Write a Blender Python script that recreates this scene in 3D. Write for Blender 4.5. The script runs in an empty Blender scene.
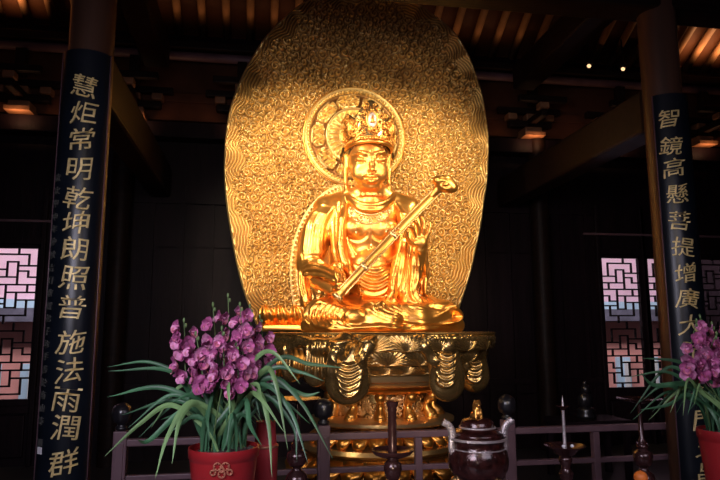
import bpy, bmesh, math, random
import numpy as np
from mathutils import Vector, Matrix
from mathutils.bvhtree import BVHTree
random.seed(7); RNG = np.random.RandomState(5)
SC = bpy.context.scene; COL = SC.collection
PI = math.pi
R = math.radians

# ------------------------------------------------------------------ camera
F = 620.0; YAW = R(9.3); PIT = R(8.3); ROLL = R(0.2)
CAM = Vector((-1.088, 0.0, 1.6))
fw = Vector((math.sin(YAW)*math.cos(PIT), math.cos(YAW)*math.cos(PIT), math.sin(PIT)))
r0 = Vector((math.cos(YAW), -math.sin(YAW), 0))
u0 = r0.cross(fw)
rt = r0*math.cos(ROLL) - u0*math.sin(ROLL)
up = u0*math.cos(ROLL) + r0*math.sin(ROLL)
cam_d = bpy.data.cameras.new('camera'); cam = bpy.data.objects.new('camera', cam_d); COL.objects.link(cam)
cam.matrix_world = Matrix((( rt.x, up.x, -fw.x, CAM.x), (rt.y, up.y, -fw.y, CAM.y), (rt.z, up.z, -fw.z, CAM.z), (0,0,0,1)))
cam_d.sensor_width = 36; cam_d.lens = 36*F/720.0; cam_d.clip_start = .05; cam_d.clip_end = 100
SC.camera = cam

def P(x, y, Y):
    """measured point of the photograph, standing at depth Y of the hall"""
    d = fw + rt*((x-360)/F) + up*((240-y)/F)
    return CAM + d*(Y/d.y)
def ray(x, y):
    return (fw + rt*((x-360)/F) + up*((240-y)/F)).normalized()
_c = np.array(CAM); _f = np.array(fw); _r = np.array(rt); _u = np.array(up)
def proj(V):
    q = V - _c; z = q @ _f
    return 360 + F*(q @ _r)/z, 240 - F*(q @ _u)/z

# ------------------------------------------------------------------ tags and objects
def tag(o, label=None, cat=None, group=None, kind=None):
    if label: o['label'] = label
    if cat: o['category'] = cat
    if group: o['group'] = group
    if kind: o['kind'] = kind
    return o
def empty(name, loc, label, cat, group=None):
    o = bpy.data.objects.new(name, None); COL.objects.link(o); o.location = loc; o.empty_display_size = .1
    return tag(o, label, cat, group)
def worldpos(o):
    w = Vector((0, 0, 0))
    while o: w = w + o.location; o = o.parent
    return w
def adopt(o, parent):
    """hang a part, modelled in hall coordinates, under its thing"""
    if o.type == 'MESH' and o.location.length == 0: o.data.transform(Matrix.Translation(-worldpos(parent)))
    else: o.location = o.location - worldpos(parent)
    o.parent = parent; return o
def link(name, me, mat=None, parent=None, smooth=True):
    o = bpy.data.objects.new(name, me); COL.objects.link(o)
    if mat: me.materials.append(mat)
    if smooth: me.shade_smooth()
    if parent: adopt(o, parent)
    return o
def np_mesh(name, V, Q):
    me = bpy.data.meshes.new(name)
    V = np.asarray(V, dtype=np.float32); Q = np.asarray(Q, dtype=np.int32)
    n, m = Q.shape
    me.vertices.add(len(V)); me.vertices.foreach_set('co', V.ravel())
    me.loops.add(n*m); me.loops.foreach_set('vertex_index', Q.ravel())
    me.polygons.add(n); me.polygons.foreach_set('loop_start', np.arange(0, n*m, m, dtype=np.int32))
    me.update(calc_edges=True); me.validate()
    return me
def copy_tree(o, parent=None):
    c = o.copy(); COL.objects.link(c)
    if parent: c.parent = parent
    for ch in list(o.children): copy_tree(ch, c)
    return c

class MB:
    """collects shapes of one part"""
    def __init__(s): s.v = []; s.f = []
    def add(s, vs, fs):
        n = len(s.v); s.v += [tuple(v) for v in vs]; s.f += [tuple(i+n for i in f) for f in fs]; return s
    def box(s, c, d, rot=None, bev=0.0):
        bm = bmesh.new(); bmesh.ops.create_cube(bm, size=1)
        for v in bm.verts: v.co = Vector((v.co.x*d[0], v.co.y*d[1], v.co.z*d[2]))
        if bev > 0: bmesh.ops.bevel(bm, geom=bm.edges[:], offset=bev, segments=2, affect='EDGES', profile=.5)
        M = rot if rot is not None else Matrix.Identity(3)
        bm.verts.index_update()
        vs = [M @ v.co + Vector(c) for v in bm.verts]; fs = [[v.index for v in f.verts] for f in bm.faces]
        bm.free(); return s.add(vs, fs)
    def beam(s, a, b, w, h, bev=0.0, upv=(0,0,1)):
        a = Vector(a); b = Vector(b); t = (b-a).normalized(); side = t.cross(Vector(upv)).normalized(); u = side.cross(t)
        M = Matrix((side, t, u)).transposed()
        return s.box((a+b)/2, (w, (b-a).length, h), M, bev)
    def tube(s, pts, rad, n=8, cap=True, flat=1.0, flatdir=None):
        pts = [Vector(p) for p in pts]; k = len(pts)
        rad = rad if hasattr(rad, '__len__') else [rad]*k
        vs = []; fs = []; prev = None
        for i, p in enumerate(pts):
            t = (pts[min(i+1, k-1)] - pts[max(i-1, 0)])
            t = t.normalized() if t.length > 1e-9 else Vector((0,0,1))
            if flatdir is not None: a = Vector(flatdir)
            elif prev is not None: a = prev
            else: a = Vector((0,0,1)) if abs(t.z) < .9 else Vector((1,0,0))
            a = (a - t*a.dot(t)); a = a.normalized() if a.length > 1e-6 else t.orthogonal().normalized()
            b = t.cross(a); prev = a
            for j in range(n):
                th = 2*PI*j/n
                vs.append(p + a*(math.cos(th)*rad[i]*flat) + b*(math.sin(th)*rad[i]))
        for i in range(k-1):
            for j in range(n):
                fs.append((i*n+j, i*n+(j+1)%n, (i+1)*n+(j+1)%n, (i+1)*n+j))
        if cap: fs.append(tuple(range(n-1, -1, -1))); fs.append(tuple((k-1)*n+j for j in range(n)))
        return s.add(vs, fs)
    def lathe(s, c, prof, n=32, sx=1.0, sy=1.0, mod=None):
        """prof: list of (radius, z) from bottom to top"""
        c = Vector(c); vs = []; fs = []
        for i, (r, z) in enumerate(prof):
            for j in range(n):
                th = 2*PI*j/n; rr = r*(mod(th, i) if mod else 1)
                vs.append(c + Vector((math.cos(th)*rr*sx, math.sin(th)*rr*sy, z)))
        for i in range(len(prof)-1):
            for j in range(n): fs.append((i*n+j, i*n+(j+1)%n, (i+1)*n+(j+1)%n, (i+1)*n+j))
        fs.append(tuple(range(n-1, -1, -1))); fs.append(tuple((len(prof)-1)*n+j for j in range(n)))
        return s.add(vs, fs)
    def ball(s, c, r, n=12, m=8):
        r = r if hasattr(r, '__len__') else (r, r, r); c = Vector(c)
        vs = [c + Vector((0, 0, -r[2]))]; fs = []
        for i in range(1, m):
            ph = -PI/2 + PI*i/m
            for j in range(n):
                th = 2*PI*j/n; vs.append(c + Vector((math.cos(ph)*math.cos(th)*r[0], math.cos(ph)*math.sin(th)*r[1], math.sin(ph)*r[2])))
        vs.append(c + Vector((0, 0, r[2]))); L = len(vs)-1
        for j in range(n):
            fs.append((0, 1+(j+1)%n, 1+j)); fs.append((L, L-n+j, L-n+(j+1)%n))
        for i in range(m-2):
            for j in range(n): a = 1+i*n; fs.append((a+j, a+(j+1)%n, a+n+(j+1)%n, a+n+j))
        return s.add(vs, fs)
    def grid(s, fn, nu, nv, two=False):
        vs = [fn(i/(nu-1), j/(nv-1)) for i in range(nu) for j in range(nv)]
        fs = [(i*nv+j, i*nv+j+1, (i+1)*nv+j+1, (i+1)*nv+j) for i in range(nu-1) for j in range(nv-1)]
        return s.add(vs, fs)
    def torus(s, c, Rr, r, axis=(0,1,0), n=20, m=6, arc=(0, 2*PI), sx=1., sz=1.):
        ax = Vector(axis).normalized(); a = ax.orthogonal().normalized(); b = ax.cross(a); c = Vector(c)
        if abs(ax.y) > .9: a = Vector((1,0,0)); b = Vector((0,0,1))
        full = arc[1]-arc[0] > 2*PI-1e-3
        k = n if full else n+1
        pts = [c + a*(Rr*sx*math.cos(arc[0]+(arc[1]-arc[0])*i/n)) + b*(Rr*sz*math.sin(arc[0]+(arc[1]-arc[0])*i/n)) for i in range(n+1)]
        return s.tube(pts, r, m, cap=not full, flatdir=ax)
    def build(s, name, mat=None, parent=None, smooth=True, solid=0.0, sub=0, auto=None):
        me = bpy.data.meshes.new(name); me.from_pydata(s.v, [], s.f); me.update()
        bm = bmesh.new(); bm.from_mesh(me); bmesh.ops.recalc_face_normals(bm, faces=bm.faces[:]) if len(s.f) < 60000 else None
        bm.to_mesh(me); bm.free()
        o = link(name, me, mat, parent, smooth)
        if smooth and auto: 
            try: me.set_sharp_from_angle(angle=R(auto))
            except Exception: pass
        if solid: m = o.modifiers.new('solid', 'SOLIDIFY'); m.thickness = solid; m.offset = 0
        if sub: m = o.modifiers.new('sub', 'SUBSURF'); m.levels = sub; m.render_levels = sub
        return o

def bez(pts, n=16):
    """smooth curve through the points (Catmull-Rom)"""
    pts = [np.array(p, dtype=float) for p in pts]
    q = [2*pts[0]-pts[1]] + pts + [2*pts[-1]-pts[-2]]; out = []
    for i in range(1, len(q)-2):
        for k in range(n):
            t = k/n; a, b, c, d = q[i-1], q[i], q[i+1], q[i+2]
            out.append(.5*((2*b) + (-a+c)*t + (2*a-5*b+4*c-d)*t*t + (-a+3*b-3*c+d)*t**3))
    out.append(pts[-1]); return out

# ------------------------------------------------------------------ implicit sculpting (smooth blended volumes -> surface nets)
class Vol:
    def __init__(s, lo, hi, h):
        s.lo = np.array(lo, float); s.h = h
        s.n = np.ceil((np.array(hi)-s.lo)/h).astype(int)+1
        s.f = np.full(s.n, 1.0, dtype=np.float32)
        s.ax = [s.lo[i]+h*np.arange(s.n[i]) for i in range(3)]
    def _win(s, lo, hi):
        a = np.clip(np.floor((np.array(lo)-s.lo)/s.h).astype(int), 0, s.n); b = np.clip(np.ceil((np.array(hi)-s.lo)/s.h).astype(int)+1, 0, s.n)
        if (b <= a).any(): return None
        sl = tuple(slice(a[i], b[i]) for i in range(3))
        X, Y, Z = np.meshgrid(*[s.ax[i][a[i]:b[i]] for i in range(3)], indexing='ij', sparse=True)
        return sl, X, Y, Z
    def _mix(s, sl, d, k, sub):
        a = s.f[sl]
        if sub: b = -d; hh = np.maximum(k-np.abs(a-b), 0)/k; s.f[sl] = np.maximum(a, b)+hh*hh*k/4
        else: hh = np.maximum(k-np.abs(a-d), 0)/k; s.f[sl] = np.minimum(a, d)-hh*hh*k/4
    def ell(s, c, r, k=.04, sub=False, rot=None):
        c = np.array(c, float); r = np.array(r if hasattr(r, '__len__') else (r, r, r), float); m = r.max()+k+.05
        w = s._win(c-m, c+m)
        if w is None: return s
        sl, X, Y, Z = w; X = X-c[0]; Y = Y-c[1]; Z = Z-c[2]
        if rot is not None:
            M = np.array(rot); X, Y, Z = (M[0,0]*X+M[1,0]*Y+M[2,0]*Z, M[0,1]*X+M[1,1]*Y+M[2,1]*Z, M[0,2]*X+M[1,2]*Y+M[2,2]*Z)
        k0 = np.sqrt((X/r[0])**2+(Y/r[1])**2+(Z/r[2])**2); k1 = np.sqrt((X/r[0]**2)**2+(Y/r[1]**2)**2+(Z/r[2]**2)**2)+1e-9
        s._mix(sl, k0*(k0-1)/k1, k, sub); return s
    def cap(s, a, b, ra, rb=None, k=.03, sub=False, sy=1.0):
        rb = ra if rb is None else rb
        a = np.array(a, float); b = np.array(b, float); m = max(ra, rb)+k+.04
        w = s._win(np.minimum(a, b)-m, np.maximum(a, b)+m)
        if w is None: return s
        sl, X, Y, Z = w; d = b-a; L = (d*d).sum()+1e-12
        X = X-a[0]; Y = Y-a[1]; Z = Z-a[2]
        t = np.clip((X*d[0]+Y*d[1]+Z*d[2])/L, 0, 1)
        dist = np.sqrt((X-t*d[0])**2+((Y-t*d[1])/sy)**2+(Z-t*d[2])**2)*min(1, sy if sy < 1 else 1) - (ra+(rb-ra)*t)*min(1, sy if sy < 1 else 1)
        s._mix(sl, dist, k, sub); return s
    def chain(s, pts, rs, k=.03, sub=False, sy=1.0):
        rs = rs if hasattr(rs, '__len__') else [rs]*len(pts)
        for i in range(len(pts)-1): s.cap(pts[i], pts[i+1], rs[i], rs[i+1], k, sub, sy)
        return s
    def below(s, z):
        s.f = np.maximum(s.f, (z - s.ax[2])[None, None, :].astype(np.float32)); return s
    def mesh(s, smooth=1):
        f = s.f; n = f.shape
        ins = f < 0
        cnt = np.zeros((n[0]-1, n[1]-1, n[2]-1), np.int8); acc = np.zeros((n[0]-1, n[1]-1, n[2]-1, 3), np.float32)
        edges = []
        for ax in range(3):
            A = [slice(None)]*3; B = [slice(None)]*3; A[ax] = slice(0, -1); B[ax] = slice(1, None)
            fa = f[tuple(A)]; fb = f[tuple(B)]
            cr = ins[tuple(A)] != ins[tuple(B)]
            I = np.argwhere(cr); va = fa[cr]; vb = fb[cr]; t = va/(va-vb)
            pos = I.astype(np.float32); pos[:, ax] += t
            o1, o2 = [i for i in range(3) if i != ax]
            for d1 in (0, -1):
                for d2 in (0, -1):
                    C = I.copy(); C[:, o1] += d1; C[:, o2] += d2
                    ok = ((C >= 0) & (C < np.array(cnt.shape))).all(1)
                    Ck = C[ok]; np.add.at(cnt, (Ck[:,0], Ck[:,1], Ck[:,2]), 1)
                    for q in range(3): np.add.at(acc[..., q], (Ck[:,0], Ck[:,1], Ck[:,2]), pos[ok][:, q])
            edges.append((ax, I, ins[tuple(A)][cr]))
        act = cnt > 0; idx = np.full(cnt.shape, -1, np.int32); idx[act] = np.arange(act.sum())
        V = acc[act]/cnt[act][:, None]
        Q = []
        for ax, I, sgn in edges:
            o1, o2 = [(1, 2), (2, 0), (0, 1)][ax]
            ok = (I[:, o1] > 0) & (I[:, o2] > 0) & (I[:, o1] < n[o1]-1) & (I[:, o2] < n[o2]-1)
            I = I[ok]; sg = sgn[ok]
            def g(a, b):
                C = I.copy(); C[:, o1] += a; C[:, o2] += b; return idx[C[:,0], C[:,1], C[:,2]]
            q = np.stack([g(-1,-1), g(0,-1), g(0,0), g(-1,0)], 1)
            q[~sg] = q[~sg][:, ::-1]; Q.append(q)
        Q = np.concatenate(Q); V = V*s.h+s.lo
        for _ in range(smooth):
            S = np.zeros_like(V); C = np.zeros(len(V))
            for a in range(4):
                b = (a+1) % 4
                np.add.at(S, Q[:, a], V[Q[:, b]]); np.add.at(C, Q[:, a], 1)
                np.add.at(S, Q[:, b], V[Q[:, a]]); np.add.at(C, Q[:, b], 1)
            V = V*.5 + .5*S/np.maximum(C, 1)[:, None]
        return V.astype(np.float64), Q

def normals(V, Q):
    a = V[Q[:,0]]; N = np.cross(V[Q[:,2]]-a, V[Q[:,3 % Q.shape[1]]]-V[Q[:,1]])
    out = np.zeros_like(V)
    for i in range(4): np.add.at(out, Q[:, i], N)
    return out/(np.linalg.norm(out, axis=1)[:, None]+1e-12)
def carve(V, Q, strokes, front=.05):
    """chase fold lines into a sculpted surface. stroke = (points in front view, height, width)"""
    N = normals(V, Q); x, y = proj(V)
    vd = V-_c; vd /= np.linalg.norm(vd, axis=1)[:, None]
    fac = np.clip(-(N*vd).sum(1)*2.5-front, 0, 1)
    D = np.zeros(len(V))
    for pts, amp, w in strokes:
        pp = np.array(bez(pts, 6)); lo = pp.min(0)-3*w; hi = pp.max(0)+3*w
        m = np.where((x > lo[0]) & (x < hi[0]) & (y > lo[1]) & (y < hi[1]) & (fac > 0))[0]
        if not len(m): continue
        best = np.full(len(m), 1e9); tt = np.zeros(len(m)); px = x[m]; py = y[m]
        for i in range(len(pp)-1):
            a = pp[i]; d = pp[i+1]-a; L = d@d+1e-9
            t = np.clip(((px-a[0])*d[0]+(py-a[1])*d[1])/L, 0, 1)
            e = (px-a[0]-t*d[0])**2+(py-a[1]-t*d[1])**2
            u = e < best; best[u] = e[u]; tt[u] = (i+t[u])/(len(pp)-1)
        taper = np.clip(np.minimum(tt, 1-tt)*6, .15, 1)
        D[m] += amp*np.exp(-best/(w*w))*taper
    return V + N*(D*fac)[:, None]
def tree(V, Q): return BVHTree.FromPolygons([tuple(v) for v in V], [tuple(int(i) for i in q) for q in Q])
def hit(bv, x, y, off=0.0, dflt=5.9):
    h = bv.ray_cast(CAM, ray(x, y))
    if h[0] is None: return P(x, y, dflt)
    return h[0] - ray(x, y)*off
# ------------------------------------------------------------------ materials
def mat(name, col, rough=.5, metal=0., bump=0., bscale=20., var=0., vscale=4., coat=0., emis=None, estr=0., detail=4, spec=.5, vec=None):
    m = bpy.data.materials.new(name); m.use_nodes = True; nt = m.node_tree; b = nt.nodes['Principled BSDF']
    b.inputs['Base Color'].default_value = (*col, 1); b.inputs['Roughness'].default_value = rough; b.inputs['Metallic'].default_value = metal
    b.inputs['Specular IOR Level'].default_value = spec
    if coat: b.inputs['Coat Weight'].default_value = coat; b.inputs['Coat Roughness'].default_value = .12
    if emis: b.inputs['Emission Color'].default_value = (*emis, 1); b.inputs['Emission Strength'].default_value = estr
    tc = nt.nodes.new('ShaderNodeTexCoord'); mp = nt.nodes.new('ShaderNodeMapping'); nt.links.new(tc.outputs['Object'], mp.inputs[0])
    if vec: mp.inputs['Scale'].default_value = vec
    if var:
        n = nt.nodes.new('ShaderNodeTexNoise'); n.inputs['Scale'].default_value = vscale; n.inputs['Detail'].default_value = detail
        nt.links.new(mp.outputs[0], n.inputs[0])
        r = nt.nodes.new('ShaderNodeValToRGB'); r.color_ramp.elements[0].position = .3; r.color_ramp.elements[1].position = .7
        r.color_ramp.elements[0].color = (*[c*(1-var) for c in col], 1); r.color_ramp.elements[1].color = (*[min(1, c*(1+var)) for c in col], 1)
        nt.links.new(n.outputs[0], r.inputs[0]); nt.links.new(r.outputs[0], b.inputs['Base Color'])
    if bump:
        n2 = nt.nodes.new('ShaderNodeTexNoise'); n2.inputs['Scale'].default_value = bscale; n2.inputs['Detail'].default_value = 3
        nt.links.new(mp.outputs[0], n2.inputs[0])
        bp = nt.nodes.new('ShaderNodeBump'); bp.inputs['Strength'].default_value = bump; bp.inputs['Distance'].default_value = .01
        nt.links.new(n2.outputs[0], bp.inputs['Height']); nt.links.new(bp.outputs[0], b.inputs['Normal'])
    return m
M = {}
M['gold'] = mat('gold leaf', (.90, .43, .10), .29, .92, bump=.06, bscale=7, var=.10, vscale=3)
M['goldskin'] = mat('gold skin', (.90, .44, .11), .34, .88, bump=.05, bscale=5, var=.06, vscale=3)
M['goldface'] = mat('gold relief', (.95, .64, .25), .33, .86, var=.12, vscale=3)
M['golddark'] = mat('old gold', (.56, .37, .15), .24, .92, bump=.04, bscale=8, var=.25, vscale=3)
M['goldpale'] = mat('pale gold', (.9, .62, .3), .28, .9, bump=.2, bscale=30)
M['brass'] = mat('brass', (.7, .42, .18), .3, .9, bump=.2, bscale=50)
M['wood'] = mat('dark hall wood', (.012, .006, .0085), .5, bump=.25, bscale=12, var=.35, vscale=3, vec=(6, 6, .6), spec=.15)
M['woodx'] = mat('beam wood', (.016, .008, .006), .5, bump=.25, bscale=12, var=.4, vscale=3, vec=(.6, 6, 6), spec=.15)
M['woodred'] = mat('ceiling wood', (.10, .036, .018), .55, bump=.25, bscale=10, var=.35, vscale=2, spec=.15)
M['rafter'] = mat('rafter wood', (.28, .13, .06), .55, bump=.2, bscale=10, var=.3, vscale=5)
M['lacquer'] = mat('column lacquer', (.085, .038, .022), .38, bump=.12, bscale=6, var=.3, vscale=2, vec=(4, 4, .4))
M['board'] = mat('couplet board', (.006, .009, .015), .3, bump=.06, bscale=8, var=.3, vscale=3)
M['ink'] = mat('gilt writing', (.78, .60, .28), .45, .3, var=.2, vscale=30, emis=(.8, .55, .2), estr=.03)
M['inkdim'] = mat('dim writing', (.07, .07, .065), .6)
M['rail'] = mat('rail wood', (.15, .085, .10), .42, bump=.15, bscale=14, var=.25, vscale=4)
M['blackwood'] = mat('black lacquered finial', (.012, .011, .014), .3, coat=.4)
M['cloisonne'] = mat('dark red enamel', (.045, .012, .010), .22, .35, bump=.35, bscale=45, var=.7, vscale=28, coat=.6)
M['bronze'] = mat('dark red bronze', (.048, .018, .017), .25, .45, var=.4, vscale=20, coat=.5, bump=.1, bscale=40)
M['silver'] = mat('silver inlay', (.62, .55, .55), .35, .7, bump=.5, bscale=90)
M['redpot'] = mat('red glaze', (.36, .018, .022), .32, coat=.4, var=.12, vscale=6)
M['redvase'] = mat('red lacquer', (.55, .05, .06), .5, var=.1, vscale=8)
M['potgold'] = mat('pot gilding', (.55, .22, .13), .4, .5)
M['soil'] = mat('bark soil', (.05, .035, .03), .9, bump=1., bscale=40, var=.5, vscale=40)
M['leaf'] = mat('orchid leaf', (.045, .135, .06), .42, var=.5, vscale=6, vec=(1,1,1))
M['leaflight'] = mat('young orchid leaf', (.17, .30, .11), .42, var=.4, vscale=6)
M['stem'] = mat('orchid stem', (.12, .2, .07), .5)
M['petal'] = mat('orchid petal', (.42, .10, .26), .55, var=.5, vscale=30, spec=.3)
M['petal2'] = mat('orchid petal pale', (.62, .25, .44), .55, var=.45, vscale=30, spec=.3)
M['lip'] = mat('orchid lip', (.55, .16, .24), .5, var=.4, vscale=60)
M['floor'] = mat('stone floor', (.05, .042, .042), .35, var=.2, vscale=1)
M['pinkwall'] = mat('pink plaster', (.75, .33, .30), .9, var=.2, vscale=1.5)
M['palewall'] = mat('pale plaster', (.85, .55, .68), .9, var=.15, vscale=1)
M['bluewall'] = mat('blue grey wall', (.5, .68, .85), .9, var=.15, vscale=1)
M['tile'] = mat('roof tile', (.12, .11, .16), .7, var=.3, vscale=6)
M['white'] = mat('white trim', (.8, .78, .8), .8)
M['orange'] = mat('orange peel', (.8, .2, .03), .45, bump=.3, bscale=120)
def cavity_shade(m, dark=(.20, .085, .025)):
    """shade painted into the colour: darker gold in the recesses of the relief"""
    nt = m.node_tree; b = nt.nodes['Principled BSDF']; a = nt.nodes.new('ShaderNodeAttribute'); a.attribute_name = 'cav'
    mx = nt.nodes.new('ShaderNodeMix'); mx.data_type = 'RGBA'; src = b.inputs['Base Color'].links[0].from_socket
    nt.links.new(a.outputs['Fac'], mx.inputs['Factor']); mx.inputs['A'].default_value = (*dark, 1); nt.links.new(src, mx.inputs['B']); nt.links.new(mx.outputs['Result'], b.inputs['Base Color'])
cavity_shade(M['goldface'])  # recess shade painted into the relief gold
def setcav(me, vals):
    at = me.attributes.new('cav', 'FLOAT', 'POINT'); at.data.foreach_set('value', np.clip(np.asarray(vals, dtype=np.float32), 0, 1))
def pane_mat():
    m = bpy.data.materials.new('window glass'); m.use_nodes = True; nt = m.node_tree; nt.nodes.clear()
    o = nt.nodes.new('ShaderNodeOutputMaterial'); t = nt.nodes.new('ShaderNodeBsdfTransparent'); g = nt.nodes.new('ShaderNodeBsdfGlossy'); g.inputs['Roughness'].default_value = .08
    mx = nt.nodes.new('ShaderNodeMixShader'); fr = nt.nodes.new('ShaderNodeFresnel'); fr.inputs[0].default_value = 1.3
    nt.links.new(fr.outputs[0], mx.inputs[0]); nt.links.new(t.outputs[0], mx.inputs[1]); nt.links.new(g.outputs[0], mx.inputs[2]); nt.links.new(mx.outputs[0], o.inputs[0])
    return m
M['pane'] = pane_mat()
# ------------------------------------------------------------------ the gilded statue
YS = 6.2
def S(x, y, dy=0.0): return P(x, y, YS+dy)
def sculpt_body():
    lo = S(366, 240, 0)
    v = Vol((-.62, 5.30, 1.58), (.72, 6.62, 3.55), .0064)
    # head
    v.ell(S(367.5, 160, 0), (.205, .215, .25), .03)
    v.ell(S(369, 173, -.05), (.165, .165, .175), .06)
    v.ell(S(370.3, 186.5, -.09), (.09, .085, .06), .06)
    for x in (358, 381.5): v.ell(S(x, 173, -.12), (.062, .052, .075), .06)
    # brow ridges running into the nose
    for pts in ([(369.8, 158.5, -.20), (366.5, 154.0, -.212), (359, 152.0, -.20), (351.5, 156, -.15)], [(373.4, 158.5, -.20), (376.5, 154.0, -.212), (383.5, 152.0, -.18), (388.5, 156, -.12)]):
        v.chain([S(*p) for p in pts], [.007, .009, .009, .006], .03)
    v.chain([S(371.6, 156, -.205), S(371.8, 164, -.225), S(372.2, 169.5, -.258)], [.013, .016, .024], .03)
    for x in (369.2, 375.2): v.ell(S(x, 170.4, -.230), .018, .012)
    # eyes: full lids cast down
    for x, dy in ((360.3, -.165), (381.8, -.155)):
        v.ell(S(x, 159.6, dy), (.054, .044, .034), .02)
        v.chain([S(x-5.2, 160.3, dy-.02), S(x-2, 162.2, dy-.048), S(x+2, 162.2, dy-.048), S(x+5.2, 160.3, dy-.02)], [.004, .006, .006, .004], .012, sub=True)
        v.chain([S(x-5.5, 159.5, dy-.02), S(x-2, 157.0, dy-.040), S(x+2, 157.0, dy-.040), S(x+5.5, 159.5, dy-.02)], [.003, .0045, .0045, .003], .01, sub=True)
    # mouth
    v.ell(S(371.3, 178.5, -.185), (.07, .04, .05), .04)
    v.chain(bez([S(363.4, 177.2, -.168), S(367.6, 175.8, -.215), S(371.4, 176.4, -.230), S(375.2, 175.8, -.212), S(379.2, 177.2, -.158)], 3), .015, .010)
    v.chain(bez([S(365.0, 179.4, -.175), S(371.4, 181.4, -.225), S(377.6, 179.4, -.165)], 4), [.009, .013, .017, .020, .021, .020, .017, .013, .009], .010)
    v.ell(S(371.8, 173.2, -.235), (.007, .010, .010), .01, sub=True)
    v.ell(S(371.4, 184.8, -.195), (.04, .02, .008), .02, sub=True)
    v.ell(S(371.6, 149.5, -.222), .012, .006)      # mark on the forehead
    # ears with long lobes
    for s, x in ((-1, 345.8), (1, 389.0)):
        v.chain([S(x, 156, .03), S(x-.8*(-s)*-1, 164, .04), S(x+s*.3, 172, .03), S(x, 186, .02)], [.026, .032, .024, .020], .015, sy=.8)
        v.ell(S(x, 187.5, .01), (.022, .03, .036), .02)
        v.ell(S(x-s*.5, 163, -.02), (.012, .02, .03), .012, sub=True)
    # neck with three rings
    v.cap(S(370, 184, .03), S(370, 204, .05), .125, .15, .05)
    for i, y in enumerate((193.0, 196.8)):
        for k in range(9):
            a = PI*(k/8.0); rr = .125+.012*i
            q = S(370, y+.8*math.sin(a), .03) + Vector((rr*math.cos(a), -rr*math.sin(a), 0)); q2 = S(370, y+.8*math.sin(a+PI/8), .03)+Vector((rr*math.cos(a+PI/8), -rr*math.sin(a+PI/8), 0))
            if k < 8: v.cap(q, q2, .008, .008, .02)
    # slope of the neck into the shoulders
    for a, b in (((362, 194, .06), (330, 208, .08)), ((378, 194, .06), (406, 208, .08))): v.cap(S(*a), S(*b), .10, .10, .05)
    # trunk
    v.ell(S(368, 228, .05), (.33, .21, .30), .05)
    v.ell(S(368, 275, .05), (.27, .22, .33), .08)
    v.ell(S(353, 228, -.085), (.115, .095, .10), .025)
    v.ell(S(387, 228, -.085), (.115, .095, .10), .025)
    v.cap(S(322, 214, .05), S(414, 214, .05), .10, .10, .06)
    v.ell(S(370, 268, -.12), (.19, .10, .15), .07)
    # viewer-left arm: down, forearm forward into the lap
    v.chain([S(322, 216, .05), S(314, 262, .0), S(318, 281, -.18), S(333, 291, -.48)], [.105, .085, .075, .045], .04)
    # viewer-right arm: raised before the shoulder
    v.chain([S(414, 218, .05), S(418, 276, -.02), S(418, 262, -.20), S(419, 250, -.35)], [.10, .085, .065, .042], .04)
    # raised hand
    v.ell(S(420.5, 241.5, -.38), (.066, .038, .068), .02)
    v.ell(S(414.5, 243, -.385), (.03, .03, .038), .02)
    for pts, r in (([(415.5, 237, -.39), (413.5, 231, -.42), (411.5, 227, -.46), (408.5, 226.5, -.485)], .0175),
                   ([(419, 235.5, -.39), (418.6, 228, -.42), (416.5, 222.5, -.45), (413.4, 220.5, -.47)], .0175),
                   ([(422.6, 236, -.385), (424, 228.5, -.41), (424, 222.5, -.42), (422, 217.5, -.43)], .0168),
                   ([(425.8, 238, -.38), (429, 232, -.40), (430.3, 227, -.41), (430, 222.5, -.415)], .0148),
                   ([(413, 244, -.395), (408.5, 240, -.43), (406.5, 235.5, -.47), (407.5, 231.5, -.495)], .019)):
        v.chain([S(*p) for p in pts], [r*1.22, r*1.2, r*1.1, r*.92], .006)
    # resting hand, closed round the lower end of the sceptre
    v.ell(S(338, 291.5, -.54), (.055, .045, .04), .02)
    for i, (x, y) in enumerate(((336, 288.5), (338.8, 288), (341.6, 288.3), (344, 289.4))):
        r = (.018, .0185, .0175, .0155)[i]; L = (1.0, 1.1, 1.02, .85)[i]
        v.chain([S(x-1.5, y+3, -.55), S(x-.5, y-1.2*L, -.60), S(x+3.0*L, y+.0, -.67), S(x+5.0*L, y+3.2*L, -.665), S(x+4.2*L, y+5.6*L, -.63)], [r, r, r*.95, r*.9, r*.8], .006)
    v.chain([S(333.5, 292, -.55), S(334.5, 287.5, -.60), S(338.0, 284.5, -.655), S(342, 283.6, -.67)], [.021, .020, .018, .015], .008)
    v.f = np.maximum(v.f, (P(368, 332, YS-.55).z+.01 - v.ax[2])[None, None, :].astype(np.float32))
    V, Q = v.mesh(1)
    return carve(V, Q, [([(354.6, 160.6), (357, 162.0), (360.6, 162.9), (364, 162.3), (366.4, 161)], -.014, .75), ([(376.6, 161), (379, 162.2), (382, 162.8), (385, 162), (387, 160.3)], -.014, .75),
        ([(354.6, 158), (358, 156.2), (362, 156.4), (366, 159)], -.004, .8), ([(377, 159), (380, 156.4), (384, 156.0), (387, 157.5)], -.004, .8),
        ([(352, 155.5), (357, 151.8), (363, 151.6), (368.5, 154.8)], .006, .8), ([(374.5, 154.8), (379, 151.6), (385, 151.8), (388.5, 154.5)], .006, .8),
        ([(362.8, 177.4), (367, 178.4), (371.4, 178.3), (375.6, 178.4), (379.8, 177.2)], -.015, .8),
        ([(343, 226), (348, 237), (356, 240.5), (364, 238), (369, 231)], -.016, 2.0), ([(371, 231), (376, 238), (385, 240), (393, 236)], -.016, 2.0), ([(370, 232), (370, 262)], -.008, 2.2),
        ([(350, 262), (362, 268), (376, 269), (388, 263)], -.010, 1.6)]), Q
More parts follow.
